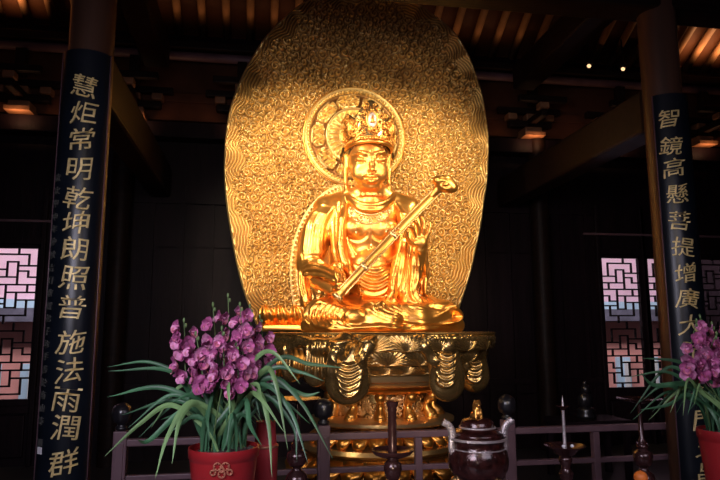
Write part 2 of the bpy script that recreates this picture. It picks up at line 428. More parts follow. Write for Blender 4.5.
def sculpt_robe():
    v = Vol((-.95, 5.05, 1.55), (1.15, 6.62, 3.25), .0095)
    # back and sides of the robe
    v.ell(S(367, 258, .10), (.40, .23, .52), .04)
    v.cap(S(327, 210, .07), S(408, 211, .07), .125, .125, .05)
    v.cap(S(350, 200, .10), S(326, 208, .07), .11, .125, .05); v.cap(S(388, 200, .10), S(408, 208, .07), .11, .125, .05)
    # shoulders and sleeves
    v.chain([S(327, 212, .04), S(314, 240, .02), S(309, 262, -.02)], [.135, .150, .135], .05)
    v.chain([S(408, 212, .04), S(414, 240, .03), S(418, 272, .0)], [.130, .135, .12], .05)
    # viewer-left: cloth over the forearm and the hanging sleeve
    v.chain([S(309, 266, -.04), S(318, 272, -.18), S(333, 280, -.36)], [.115, .095, .085], .04)
    v.chain([S(303.5, 262, -.02), S(303, 282, -.08), S(306, 302, -.16)], [.05, .045, .06], .03)
    v.chain([S(336, 268, -.22), S(340, 285, -.28), S(330, 300, -.32)], [.06, .06, .05], .03)
    v.chain([S(320, 268, -.20), S(333, 276, -.34), S(338, 281, -.44)], [.05, .06, .065], .03)
    v.ell(S(319, 287, -.22), (.075, .16, .12), .03, sub=True)
    # viewer-right: sleeve falling from the raised wrist
    v.chain([S(418, 276, -.02), S(419, 264, -.16), S(420, 251, -.29)], [.115, .085, .058], .03)
    v.chain([S(419, 252, -.27), S(414, 275, -.20), S(410, 300, -.24), S(412, 312, -.28)], [.050, .060, .075, .06], .03)
    v.chain([S(422, 252, -.26), S(423, 275, -.12), S(424, 292, -.14), S(436, 305, -.24)], [.028, .028, .03, .04], .02)
    # open front
    v.ell(S(369.5, 226, -.22), (.235, .26, .345), .03, sub=True)
    v.cap(S(370, 196, .0), S(370, 206, -.1), .19, .2, .03, sub=True)
    # belly folds base
    v.ell(S(374, 282, -.03), (.27, .225, .20), .05)
    # edges of the shawl
    v.chain([S(345, 199, -.0), S(343.5, 222, -.12), S(343, 245, -.18), S(346, 266, -.21), S(356, 282, -.24)], [.030, .034, .034, .034, .03], .025)
    v.chain([S(394, 199, .0), S(401, 218, -.10), S(401, 245, -.16), S(397, 275, -.22), S(392, 300, -.30)], [.030, .036, .040, .042, .04], .03)
    v.chain([S(405, 208, -.02), S(410, 232, -.07), S(406, 262, -.14), S(402, 292, -.24)], [.04, .05, .05, .05], .04)
    v.chain([S(336, 203, -.02), S(333, 228, -.08), S(335, 252, -.12), S(340, 272, -.16)], [.035, .04, .04, .04], .03)
    # soft scarf folds round the base of the neck
    for y0, y1, r_ in ((196.5, 203.5, .026), (199.5, 208.5, .026)):
        v.chain(bez([S(346.5, y0-2, .02), S(351, y0+2, -.07), S(360, y1, -.145), S(371, y1+1.5, -.165), S(382, y1, -.135), S(390.5, y0+2, -.06), S(394, y0-2, .03)], 4), r_, .015)
    # crossed legs
    v.ell(S(368, 316, -.10), (.62, .38, .16), .05)
    v.chain([S(352, 312, -.08), S(326, 316, -.34)], [.17, .165], .06)
    v.chain([S(322, 317, -.34), S(352, 322, -.56), S(388, 324, -.66)], [.165, .135, .11], .05)
    v.chain([S(392, 312, -.08), S(440, 315, -.30)], [.17, .155], .06)
    v.chain([S(444, 317, -.30), S(412, 319, -.52), S(372, 316, -.62)], [.150, .135, .115], .05)
    v.chain([S(456, 325, -.28), S(420, 329, -.55), S(380, 330, -.68), S(335, 329, -.62), S(309, 326, -.36)], [.085, .075, .07, .075, .08], .04)
    v.ell(S(354, 316.5, -.70), (.10, .05, .075), .03)
    z0 = P(368, 332, YS-.55).z
    v.f = np.maximum(v.f, (z0 - v.ax[2])[None, None, :].astype(np.float32))
    V, Q = v.mesh(1)
    st = []
    A = .033
    # shoulder and upper sleeve, viewer-left
    for i in range(7):
        t = i/6
        st.append(([(321+13*t, 204+3*t), (307+17*t, 224), (302.5+18*t, 246), (302+19*t, 262)], A*(1.1 if i % 2 else .9), 1.7))
    for i in range(4): st.append(([(337+i*3.2, 206), (336+i*2.2, 228), (338+i*1.8, 252), (343+i*2.5, 274)], A, 1.6))
    for i in range(4): st.append(([(303, 263+i*4), (315, 261+i*4.5), (328, 266+i*4), (342, 276+i*3)], A, 1.6))
    for i in range(3): st.append(([(301+i*3.5, 268), (300.5+i*3.5, 284), (304+i*3.5, 301)], A*.8, 1.4))
    for i in range(3): st.append(([(333+i*4, 268+i), (338+i*3, 284), (328+i*4, 300)], A*.8, 1.4))
    # viewer-right shoulder, sleeve
    for i in range(6):
        t = i/5
        st.append(([(396+14*t, 202+4*t), (402+16*t, 222), (400+19*t, 248), (396+20*t, 276), (391+20*t, 300)], A, 1.8))
    for i in range(4): st.append(([(416+i*2.5, 253), (413+i*4, 275), (411+i*5, 295), (420+i*6, 306)], A*.8, 1.4))
    # U folds across the belly
    for i in range(7): st.append(([(352+i*1.5, 256+i*6.3), (364, 267+i*6.2), (378, 270+i*6.0), (392, 262+i*5.6), (399-i, 253+i*5.5)], A*1.1, 1.9))
    # knee arcs, viewer-left
    for i in range(7): st.append(([(326+i*3.6, 301+i*.9), (311+i*4.6, 305+i*1.6), (305.5+i*5.4, 315+i*1.0), (310+i*6.2, 326.5)], A*1.05, 1.7))
    st.append(([(306, 322), (330, 328.5), (370, 329.5), (420, 329), (458, 325)], .024, 1.8))
    # long folds sweeping to the other knee
    for i in range(7): st.append(([(366+i*6, 300+i*.5), (378+i*7, 312-i*.6), (408+i*5.2, 321.5-i*1.6), (440+i*1.5, 323.5-i*2.6), (459-i*1.0, 316-i*2.4)], A*.85, 1.7))
    for i in range(5): st.append(([(420+i*6, 305+i*1.4), (443+i*3.4, 307+i*2), (460-i*2.0, 315+i*1.3), (452-i*5, 326)], A*.7, 1.5))
    for i in range(4): st.append(([(330+i*14, 324), (350+i*16, 327.5), (385+i*14, 326-i)], A*.6, 1.3))
    V = carve(V, Q, st)
    # grooves between the folds
    gr = []
    for i in range(6): gr.append(([(328.5+i*3.6, 303+i*.9), (313.5+i*4.6, 306.5+i*1.6), (308+i*5.4, 315.5+i*1.0), (313+i*6.2, 326)], -.012, 1.2))
    for i in range(6): gr.append(([(369+i*6, 301.5+i*.5), (381+i*7, 312-i*.6), (409+i*5.2, 319.5-i*1.6), (440+i*1.5, 321.5-i*2.6)], -.012, 1.2))
    return carve(V, Q, gr), Q

statue = empty('bodhisattva_statue', P(368, 332, YS), 'large golden seated bodhisattva with tall crown holding a long sceptre, on the draped pedestal', 'statue')
bV, bQ = sculpt_body(); bT = tree(bV, bQ)
body = link('body', np_mesh('body', bV, bQ), M['goldskin'], statue)
rV, rQ = sculpt_robe(); rT = tree(rV, rQ)
robe = link('robe', np_mesh('robe', rV, rQ), M['gold'], statue)

# hair: drawn up under the crown, locks at the temples
hv = Vol((-.45, 5.85, 2.9), (.45, 6.7, 3.85), .009)
hv.ell(S(367, 152, .055), (.235, .225, .235), .03)
hv.ell(S(368, 125, .06), (.17, .16, .20), .05)
hv.chain([S(345, 148, .03), S(342.5, 156, .11), S(344, 166, .16)], [.03, .030, .012], .02)
hv.chain([S(389.5, 148, .04), S(391.5, 156, .12), S(390, 166, .17)], [.03, .030, .012], .02)
hv.ell(S(370.0, 165, -.18), (.235, .25, .235), .02, sub=True)
hV, hQ = hv.mesh(1)
st = [([(346+i*3.3, 150-4*math.sin(PI*i/13)), (349+i*3.0, 138-5*math.sin(PI*i/13))], .008, .9) for i in range(14)]
hair = link('hair', np_mesh('hair', carve(hV, hQ, st), hQ), M['golddark'], statue)

# crown ------------------------------------------------------------------
crown = bpy.data.objects.new('crown', None); COL.objects.link(crown); crown.empty_display_size = .1; crown.location = S(369, 140, -.05); adopt(crown, statue)
def cpt(a, h, dr=0.0):
    """crown shell: a = angle from the front, h = 0 (brow) .. 1 (tip), flaring outwards"""
    c = S(368.5, 150, .02); rx = .228+.055*h+dr; ry = .235-.02*h+dr
    z = (.405 + .07*math.cos(a*1.0))*h
    rx *= 1 - .30*max(0, h-.55)
    return Vector((c.x + math.sin(a)*rx, c.y - math.cos(a)*ry + .05*h, c.z + z - .02 + .03*math.cos(a)))
mb = MB()
top = lambda a: .62+.38*abs(math.cos(a*2.2))*(1-.22*abs(a))
mb.grid(lambda u, v: cpt(-1.7+3.4*u, v*top(-1.7+3.4*u)), 70, 14)
cm = mb.build('crown_panel', M['golddark'], None, solid=.012); adopt(cm, crown)
rr = random.Random(3)
mb = MB()
for i in range(150):                                    # scrolling openwork on the crown
    a = rr.uniform(-1.6, 1.6); h = rr.uniform(.12, .97)*top(a); q = cpt(a, h, .014); ax = Vector((math.sin(a), -math.cos(a), .1))
    s = rr.uniform(.016, .034); e = ax.orthogonal().normalized(); f = ax.cross(e); ph = rr.uniform(0, 6.3)
    pts = [q + (e*math.cos(ph+t*.75) + f*math.sin(ph+t*.75))*(s*(1-t/11)) + ax*.012 for t in range(9)]
    mb.tube(pts, [.006+.002*math.sin(PI*t/8) for t in range(9)], 5)
adopt(mb.build('crown_scrollwork', M['gold']), crown)
mb = MB()
pts = [cpt(-1.75+3.5*i/40, .02, .012) for i in range(41)]; mb.tube(pts, .018, 8)
pts = [cpt(-1.75+3.5*i/40, .14, .010) for i in range(41)]; mb.tube(pts, .009, 6)
for i in range(31): mb.ball(cpt(-1.6+3.2*i/30, .09, .022), .014, 8, 5)
adopt(mb.build('crown_band', M['gold']), crown)
for a, h, s in ((0, .50, 1.0), (-.85, .42, .62), (.85, .42, .62), (-1.45, .34, .5), (1.45, .34, .5)):
    q = cpt(a, h, .03); mb = MB()
    mb.ball(q, (.052*s*(abs(math.cos(a))+.3)/1.3, .022, .085*s), 16, 10)
    o = adopt(mb.build('crown_jewel', M['silver'] if a == 0 else M['gold']), crown)
    mb = MB(); mb.torus(q-Vector((0, .006, 0)), 1, .010*s+.003, n=26, sx=.058*s*(abs(math.cos(a))+.3)/1.3, sz=.094*s)
    for k in range(10):
        t = PI*k/9; mb.tube([q+Vector((.062*s*math.cos(t), -.0, .09*s*math.sin(t))), q+Vector((.095*s*math.cos(t), .01, (.155*s if k in (4, 5) else .125*s)*math.sin(t)))], [.012*s, .004*s], 6)
    adopt(mb.build('jewel_setting', M['gold']), crown)
mb = MB(); q = cpt(0, .50, .052)                        # small seated figure on the centre plaque
mb.ball(q+Vector((0, 0, .03)), .013, 10, 7); mb.ball(q+Vector((0, 0, 0)), (.018, .012, .024), 10, 7); mb.ball(q+Vector((0, -.002, -.026)), (.032, .014, .012), 12, 6)
adopt(mb.build('plaque_figure', M['gold']), crown)

# necklace: strands laid on the chest, with hanging drops ------------------
mb = MB()
def laid(pts, r, off, mb=mb, n=10, bv=bT):
    q = [hit(bv, p[0], p[1], off) for p in bez(pts, n)]
    mb.tube(q, r, 6)
laid([(351, 203), (356, 211), (370, 215), (384, 211), (390, 203)], .012, .008)
laid([(349, 208), (354, 219), (370, 224), (386, 218), (391, 208)], .008, .006)
for i in range(15):
    t = i/14; x = 350.5+39.5*t; y = 206+9.5*math.sin(PI*t)
    mb.ball(hit(bT, x, y+2.2, .010), .011, 8, 5)
for i in range(5):
    t = i/4; x = 352+36*t; y = 212+9*math.sin(PI*t)
    q = hit(bT, x, y, .012); mb.torus(q, .022, .006, n=14); mb.ball(q, .010, 8, 5)
for x, y0, y1 in ((356, 219, 231), (371, 223, 244), (386, 218, 230)):
    laid([(x, y0), (x+.1, (y0+y1)/2), (x+.2, y1)], .0045, .006)
    mb.ball(hit(bT, x+.2, y1+1.5, .010), (.012, .010, .022), 8, 6); mb.ball(hit(bT, x, y0, .010), .012, 8, 5)
neck = mb.build('necklace', M['goldpale']); adopt(neck, statue)

# sceptre: flat curved staff with a cloud-shaped head ---------------------
A = S(337.5, 297, -.66); B = S(441, 187, -.56)
mb = MB(); path = bez([A, S(352, 280.5, -.69), S(378, 252, -.66), S(408, 220, -.58), S(430, 198, -.55), B], 8); n = len(path)
path = [Vector(p) for p in path]
dirx = (B-A).normalized(); side = dirx.cross(Vector((0, 1, 0))).normalized()
mb.tube(path, [.036+.012*math.sin(PI*i/(n-1)) + (.012 if i < 2 else 0) for i in range(n)], 10, flat=.55, flatdir=(0, 1, 0))
sc = mb.build('sceptre', M['gold']); adopt(sc, statue)
mb = MB()
for s in (-1, 1): mb.tube([p+side*(s*.036)+Vector((0, -.020, 0)) for p in path[2:-2]], .006, 6)
for t in (.02, .30, .5, .92):
    q = path[int(t*(n-1))]; mb.tube([q-dirx*.02, q+dirx*.02], .054, 12, flat=.6, flatdir=(0, 1, 0))
q = path[int(.5*(n-1))]
for k in range(6): mb.ball(q+side*(.022*math.cos(k*PI/3))+dirx*(.03*math.sin(k*PI/3)+.05)+Vector((0, -.03, 0)), .010, 7, 5)
t = mb.build('sceptre_trim', M['goldpale']); adopt(t, sc)
hvv = Vol((.45, 5.2, 2.75), (1.15, 6.1, 3.35), .006)
hvv.chain([S(432, 196, -.55), S(439, 188, -.57)], [.03, .05], .02)
hvv.ell(S(446, 184.0, -.60), (.115, .06, .080), .02, rot=Matrix.Rotation(R(22), 3, 'Y'))
hvv.ell(S(438.5, 180.5, -.60), (.058, .05, .045), .02); hvv.ell(S(452, 187.5, -.60), (.055, .05, .048), .02); hvv.ell(S(446, 179.5, -.60), (.05, .045, .035), .02)
hvv.ell(S(445.0, 184.5, -.665), (.055, .03, .03), .015, sub=True, rot=Matrix.Rotation(R(22), 3, 'Y'))
hvv.ell(S(445.0, 184.5, -.64), (.030, .02, .018), .008)
a, b = hvv.mesh(1); t = link('sceptre_head', np_mesh('sceptre_head', a, b), M['gold']); adopt(t, sc)

# ------------------------------------------------------------------ mandorla
YM = 6.92
OUT = [(262, 338), (252, 315), (243, 290), (236, 262), (231, 235), (226.5, 205), (224.5, 175), (225, 150), (228, 122), (236, 95), (249, 66), (268, 38), (292, 14), (318, 0), (342, -7), (358, -8.5),
       (375, -8), (398, -2), (424, 12), (447, 33), (464, 57), (475, 83), (481.5, 110), (484.5, 140), (484.5, 170), (482, 200), (477, 232), (470.5, 262), (463, 290), (456, 315), (449, 338)]
op = np.array([[P(x, y, YM).x, P(x, y, YM).z] for x, y in np.array(bez(OUT, 8))]); op[:, 1] = np.maximum(op[:, 1], P(368, 332, YS-.55).z+.004)
zmin = op[:, 1].min(); zmax = op[:, 1].max(); itop = int(np.argmax(op[:, 1]))
zs = np.linspace(zmin, zmax, 640)
Lx = np.interp(zs, *zip(*sorted((b, a) for a, b in op[:itop+1]))); Rx = np.interp(zs, *zip(*sorted((b, a) for a, b in op[itop:])))
nu = 540
# scroll relief: every cell of a scattered pattern is a spiral curl
xs_c = []; 
for i in range(1350): xs_c.append((RNG.uniform(-1.55, 1.55), RNG.uniform(zmin, zmax+.1)))
C_ = np.array(xs_c)
for _ in range(4):                                       # even the cells out
    smp = np.column_stack([RNG.uniform(-1.55, 1.55, 40000), RNG.uniform(zmin, zmax+.1, 40000)]).astype(np.float32)
    own = np.empty(len(smp), int)
    for a in range(0, len(smp), 4000):
        d = ((smp[a:a+4000, None, :]-C_[None].astype(np.float32))**2).sum(2); own[a:a+4000] = d.argmin(1)
    for q in range(2):
        sm = np.bincount(own, smp[:, q], len(C_)); ct = np.bincount(own, minlength=len(C_)); C_[:, q] = np.where(ct > 0, sm/np.maximum(ct, 1), C_[:, q])
CH = RNG.choice([-1, 1], len(C_)); PHs = RNG.uniform(0, 6.28, len(C_)); LAM = RNG.uniform(.034, .044, len(C_))
hx = np.array([P(354, 138, YM).x, P(354, 138, YM).z]); HR = (P(404, 138, YM).x-P(304, 138, YM).x)/2
bx = np.array([P(356, 272, YM).x, P(356, 272, YM).z]); BR = (P(356, 272, YM).x-P(289, 272, YM).x)
def scroll(x, z):
    h = np.zeros(len(x), np.float32); edges_ = np.linspace(zmin-.01, zmax+.11, 60)
    for a in range(59):
        m = np.where((z >= edges_[a]) & (z < edges_[a+1]))[0]
        cc = np.where((C_[:, 1] > edges_[a]-.16) & (C_[:, 1] < edges_[a+1]+.16))[0]
        if not len(m): continue
        p = np.column_stack([x[m], z[m]]).astype(np.float32); c = C_[cc].astype(np.float32)
        d2 = ((p[:, None, :]-c[None])**2).sum(2); r_ = np.arange(len(p))
        i = d2.argmin(1); d1 = np.sqrt(d2[r_, i]); d2[r_, i] = 9; e = np.sqrt(d2.min(1))-d1; i = cc[i]
        th = np.arctan2(p[:, 1]-C_[i, 1], p[:, 0]-C_[i, 0])
        sp = .5+.5*np.cos(2*PI*d1/LAM[i] - CH[i]*th + PHs[i])
        h[m] = sp*np.clip(e/.018, .15, 1)
    return h
U, Z = np.meshgrid(np.linspace(0, 1, nu), zs, indexing='ij')
Xg = Lx[None, :]*(1-U) + Rx[None, :]*U
xf = Xg.ravel(); zf = Z.ravel()
# distance to the outline
dd = np.full(len(xf), 9.0, np.float32); tpar = np.zeros(len(xf), np.float32); acc = 0
for i in range(0, len(op)-1):
    a = op[i]; d = op[i+1]-a; L = math.hypot(*d)
    t = np.clip(((xf-a[0])*d[0]+(zf-a[1])*d[1])/(L*L+1e-9), 0, 1); e = np.hypot(xf-a[0]-t*d[0], zf-a[1]-t*d[1])
    m = e < dd; dd[m] = e[m]; tpar[m] = (acc+t*L)[m]; acc += L
h = scroll(xf, zf)*.044
wob = .030*np.sin(tpar*15+1.5*np.sin(tpar*3)) + .005*np.sin(tpar*41+1)
wave = .5+.5*np.cos(2*PI*(dd+wob)/.034)
bw = np.clip(((.17+.07*np.sin(tpar*7)+.03*np.sin(tpar*17)) - dd)/.04, 0, 1)
h = h*(1-bw) + wave*.034*bw
h = np.where(dd < .022, .03, h)
big = .03*np.sin(xf*5.1+1.3*np.sin(zf*4))*np.cos(zf*4.3+xf*2)
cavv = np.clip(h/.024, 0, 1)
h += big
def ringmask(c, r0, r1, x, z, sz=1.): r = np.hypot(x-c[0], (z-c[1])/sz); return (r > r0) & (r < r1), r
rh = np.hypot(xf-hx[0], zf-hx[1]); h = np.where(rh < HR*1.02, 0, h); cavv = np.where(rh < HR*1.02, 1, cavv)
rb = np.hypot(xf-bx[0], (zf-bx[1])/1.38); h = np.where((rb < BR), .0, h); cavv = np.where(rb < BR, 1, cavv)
base_y = YM + .20*((zf-zmin)/(zmax-zmin)-.5)**2*0 - .22*np.clip((zf-zmin)/(zmax-zmin)-.55, 0, 1)**2*2
base_y = base_y - .10*(np.abs(xf)/1.5)**2
edge = np.clip(1-dd/.02, 0, 1)*.02
Vf = np.column_stack([xf, base_y - h + edge, zf])
Vb = np.column_stack([xf, base_y + .06 - edge, zf])
nz = len(zs); I = np.arange(nu*nz).reshape(nu, nz)
Qf = np.stack([I[:-1, :-1], I[1:, :-1], I[1:, 1:], I[:-1, 1:]], -1).reshape(-1, 4)
Qb = Qf[:, ::-1] + nu*nz
def strip(a): b = a + nu*nz; return np.stack([a[:-1], a[1:], b[1:], b[:-1]], -1)
Qs = np.concatenate([strip(I[0]), strip(I[-1])[:, ::-1], strip(I[:, 0])[:, ::-1], strip(I[:, -1])])
mand = empty('mandorla', P(357, 338, YM), 'huge golden leaf-shaped mandorla covered in scroll relief, standing behind the seated statue', 'mandorla')
bpy.context.view_layer.update()
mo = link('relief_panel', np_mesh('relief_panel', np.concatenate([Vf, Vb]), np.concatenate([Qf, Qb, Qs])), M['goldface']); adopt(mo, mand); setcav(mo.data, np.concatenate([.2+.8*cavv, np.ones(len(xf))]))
def surf_y(x, z): return YM - .44*max(0, (z-zmin)/(zmax-zmin)-.55)**2 - .10*(abs(x)/1.5)**2
# head halo: turned disc with cartouches
def halo_h(r, th):
    h = .012
    if r > .93: h = .026+.012*math.cos((r-.93)*180)
    elif r > .885: h = .030+.014*math.cos(th*90)
    elif r > .86: h = .0
    elif r > .58:
        k = (th/(2*PI)*9) % 1; inside = abs(k-.5) < .44 and abs(r-.72) < .125*(1-.55*max(0, abs(k-.5)-.25)/.25)
        if inside:
            x = r*math.cos(th)*34; y = r*math.sin(th)*34; h = .020+.020*math.sin(x+1.8*math.sin(y*.9))*math.sin(y+1.5*math.sin(x*.8))
            if abs(abs(k-.5)-.44) < .03 or abs(abs(r-.72)-.125) < .02: h = .04
        else: h = -.012
    elif r > .54: h = .042
    elif r > .30: h = .012+.022*abs(math.sin(th*14))*math.sin(PI*(r-.30)/.24)+.006
    elif r > .27: h = .04
    else: h = .02+.015*math.cos(r*60)
    return h
vs = []; cv = []; nr, na = 90, 420
for i in range(nr):
    r = (i+.5)/nr*1.0
    for j in range(na):
        th = 2*PI*j/na; x = hx[0]+HR*r*math.cos(th); z = hx[1]+HR*r*math.sin(th)
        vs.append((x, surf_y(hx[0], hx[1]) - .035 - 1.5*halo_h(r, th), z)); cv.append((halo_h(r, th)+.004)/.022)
I = np.arange(nr*na).reshape(nr, na); I2 = np.concatenate([I, I[:, :1]], 1)
Q = np.stack([I2[:-1, :-1], I2[1:, :-1], I2[1:, 1:], I2[:-1, 1:]], -1).reshape(-1, 4)[:, ::-1]
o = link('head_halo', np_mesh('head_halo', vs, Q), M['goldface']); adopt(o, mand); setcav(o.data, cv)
mb = MB(); mb.torus((hx[0], surf_y(hx[0], hx[1])-.035, hx[1]), HR, .015, n=90, m=8)
o = mb.build('halo_rim', M['gold']); adopt(o, mand)
# body halo
vs = []; cv = []; nr, na = 60, 500
for i in range(nr):
    r = .52+.48*(i+.5)/nr
    for j in range(na):
        th = 2*PI*j/(na-1)*1.0; x = bx[0]+BR*r*math.cos(th); z = bx[1]+BR*1.38*r*math.sin(th)
        k = .012
        if r > .96: k = .03
        elif r > .905: k = .028+.018*math.cos(th*110)
        elif r > .87: k = .045
        elif r > .84: k = .005
        else: 
            a_, b_ = r*math.cos(th)*30, r*math.sin(th)*30; k = .018+.016*math.sin(a_+1.9*math.sin(b_))*math.cos(b_+1.4*math.sin(a_))
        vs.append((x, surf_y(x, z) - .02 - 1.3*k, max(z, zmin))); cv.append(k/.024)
I = np.arange(nr*na).reshape(nr, na)
Q = np.stack([I[:-1, :-1], I[1:, :-1], I[1:, 1:], I[:-1, 1:]], -1).reshape(-1, 4)[:, ::-1]
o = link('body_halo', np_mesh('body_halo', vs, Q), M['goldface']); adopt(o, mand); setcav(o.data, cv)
# upturned petals along the foot of the mandorla
zb = P(300, 335, YM-.1).z
for i, px in enumerate((269, 283, 299, 316, 430, 446)):
    q = P(px, 336, YM-.14); q.z = zmin+.06; mb = MB()
    def fn(u, v, q=q, s=(-1 if px < 360 else 1)):
        w = .10*math.sin(PI*min(.999, (v*.80+.16)))**.7
        return Vector((q.x+(u-.5)*2*w + s*.05*v*v, q.y - .10*math.sin(v*PI*.8) + .16*(u-.5)**2 + .02*math.cos((u-.5)*16), q.z + .22*v))
    mb.grid(fn, 13, 12); o = mb.build('foot_petal', M['gold'], None, solid=.015); adopt(o, mand)
mb = MB(); q = P(262, 338, YM-.16); q2 = P(452, 338, YM-.16); zq = zmin+.04; mb.beam((q.x, YM-.08, zq), (q2.x, YM-.08, zq), .30, .07, .02)
o = mb.build('foot_plinth', M['gold']); adopt(o, mand)
# ------------------------------------------------------------------ draped lotus pedestal
ped = empty('lotus_pedestal', (0.1, 6.0, 0), 'round golden lotus pedestal hung with draped cloth swags, under the seated statue', 'pedestal')
bpy.context.view_layer.update()
PC = Vector((.09, 5.95, 0)); RX, RY = 1.07, .95
def zat(y, x=392, Y=5.05): return P(x, y, Y).z
mb = MB(); zt = P(368, 332, YS-.55).z
mb.lathe((PC.x, PC.y, 0), [(.2, zt-.045), (.985, zt-.045), (1.01, zt-.035), (1.03, zt-.018), (1.02, zt-.003), (.9, zt)], 96, RX, RY)
adopt(mb.build('seat_disc', M['golddark'], auto=40), ped)
mb = MB()   # bowl under the seat
pr = []
for i in range(14):
    t = i/13; pr.append((.74+.22*math.sin(t*PI/2)**.8, zat(376)+(zt-.04-zat(376))*t))
mb.lathe((PC.x, PC.y, 0), pr, 96, RX, RY); adopt(mb.build('lotus_bowl', M['golddark']), ped)
def bowlpt(a, z, off=0.):
    t = max(0, min(1, (z-zat(376))/(zt-.04-zat(376)))); r = .74+.22*math.sin(t*PI/2)**.8
    return Vector((PC.x+math.sin(a)*(r*RX+off), PC.y-math.cos(a)*(r*RY+off), z))
# ribbed petals in overlapping rows
for row, (zz, n, hw, hh, ph) in enumerate(((zat(352), 22, .215, .155, 0), (zat(366.5), 22, .20, .125, .5), (zat(377), 26, .15, .085, 0))):
    for i in range(n):
        a0 = 2*PI*(i+ph)/n + .02
        if math.cos(a0) < -.35: continue
        mb = MB(); vs = []; nu_, nv_ = 91, 9
        for iu in range(nu_):
            th = PI*iu/(nu_-1)
            for iv in range(nv_):
                rr_ = iv/(nv_-1); x = -math.cos(th)*hw*rr_; z = math.sin(th)**.8*hh*rr_
                rib = .011*abs(math.sin(th*15))*min(1, rr_*1.6)
                p = bowlpt(a0, zz+z, .012+.035*math.cos(rr_*PI/2)+rib + .014*(2-row))
                tx = Vector((math.cos(a0), math.sin(a0), 0)); vs.append(p+tx*x)
        fs = [(k*nv_+j, k*nv_+j+1, (k+1)*nv_+j+1, (k+1)*nv_+j) for k in range(nu_-1) for j in range(nv_-1)]
        mb.add(vs, fs); adopt(mb.build('lotus_petal', M['golddark']), ped)
# cloth drawn round the rim in swags and hanging lobes
def D(x, y, Y): return P(x, y, Y)
def drape():
    v = Vol((-1.15, 4.75, .9), (1.35, 6.5, 1.72), .0095)
    def lobe(x0, y0, x1, y1, Yc, w0, w1, dep=.45):
        a, b = D(x0, y0, Yc), D(x1, y1, Yc); a = np.array(a); b = np.array(b)
        n = 5
        for i in range(n):
            t = i/(n-1); c = a*(1-t)+b*t; w = w0*(1-t)+w1*t
            v.ell(c, (w, w*dep, w*1.05), .03)
    lobe(345, 352, 348, 381, 5.03, .115, .185)
    lobe(447, 350, 447, 382, 5.13, .10, .155)
    lobe(474, 348, 474, 376, 5.62, .09, .145, .8)
    lobe(318, 350, 316, 374, 5.15, .09, .10)
    lobe(290, 350, 292, 372, 5.45, .07, .085, .7)
    lobe(271, 346, 276, 368, 5.8, .06, .075, .8)
    # swags gathered between the knots
    def swag(pts, r): v.chain([D(*p) for p in pts], r, .03)
    swag([(376, 338, 5.06), (368, 345, 4.98), (362, 356, 4.97), (364, 368, 4.99)], [.05, .06, .05, .03])
    swag([(345, 340, 5.05), (338, 350, 4.98), (331, 368, 5.02), (330, 380, 5.05)], [.07, .07, .045, .03])
    swag([(300, 340, 5.35), (318, 346, 5.12), (340, 345, 5.0)], [.05, .06, .06])
    swag([(414, 338, 5.08), (424, 346, 5.03), (432, 360, 5.06), (433, 374, 5.12)], [.05, .055, .045, .03])
    swag([(430, 340, 5.12), (447, 346, 5.1), (465, 342, 5.35), (478, 340, 5.7)], [.06, .07, .06, .05])
    swag([(270, 342, 5.8), (285, 350, 5.5), (300, 342, 5.32)], [.04, .055, .05])
    swag([(460, 345, 5.3), (463, 365, 5.35), (460, 388, 5.35)], [.05, .045, .02])
    for k in range(60):                       # cloth edge gathered under the rim, open over the lotus front
        a = -2.0+4.0*k/59; a2 = -2.0+4.0*(k+1)/59; q = bowlpt(a, zt-.06, .04); qx = proj(np.array([q]))[0][0]
        if 372 < qx < 420: continue
        v.cap(q, bowlpt(a2, zt-.06, .04), .030, .030, .02)
    V, Q = v.mesh(1); st = []
    A = .026
    for i in range(6): st.append(([(330+i*1.2, 352+i*6.5), (338+i, 362+i*6.4), (349, 366+i*6), (360-i*.6, 361+i*6), (367-i*1.0, 351+i*6)], A, 1.7))
    for i in range(4): st.append(([(333+i*2.0, 346), (329+i*2.4, 362), (328+i*3, 380)], A*.8, 1.3))
    for i in range(5): st.append(([(433+i*.8, 350+i*6.5), (440, 358+i*6.5), (449, 361+i*6.2), (458-i*.5, 353+i*6.2)], A, 1.6))
    for i in range(5): st.append(([(462+i*1, 348+i*6), (470, 356+i*6), (478, 357+i*6), (485-i*.5, 349+i*6)], A*.8, 1.5))
    for i in range(4): st.append(([(308+i*5, 342), (308+i*5, 358), (305+i*6.5, 378)], A, 1.6))
    for i in range(3): st.append(([(284+i*5, 344), (285+i*5, 358), (283+i*6.5, 376)], A*.8, 1.5))
    for i in range(4): st.append(([(372-i*7, 340), (360-i*7, 343+i*.5), (346-i*6, 342)], A*.7, 1.2))
    V = carve(V, Q, st)
    return V, Q
dV, dQ = drape()
adopt(link('drapery', np_mesh('drapery', dV, dQ), M['golddark']), ped)
for x, Yq in ((296, 5.32), (301, 5.28), (279, 5.62)):          # tassels
    mb = MB()
    for k in range(4): mb.tube([D(x, 350, Yq)-Vector((0, .03, 0)), D(x-2+k*2.2, 362, Yq)-Vector((0, .06, 0)), D(x-4+k*3.2, 376, Yq)-Vector((0, .05, 0))], [.010, .018, .010], 7)
    adopt(mb.build('tassel', M['gold']), ped)
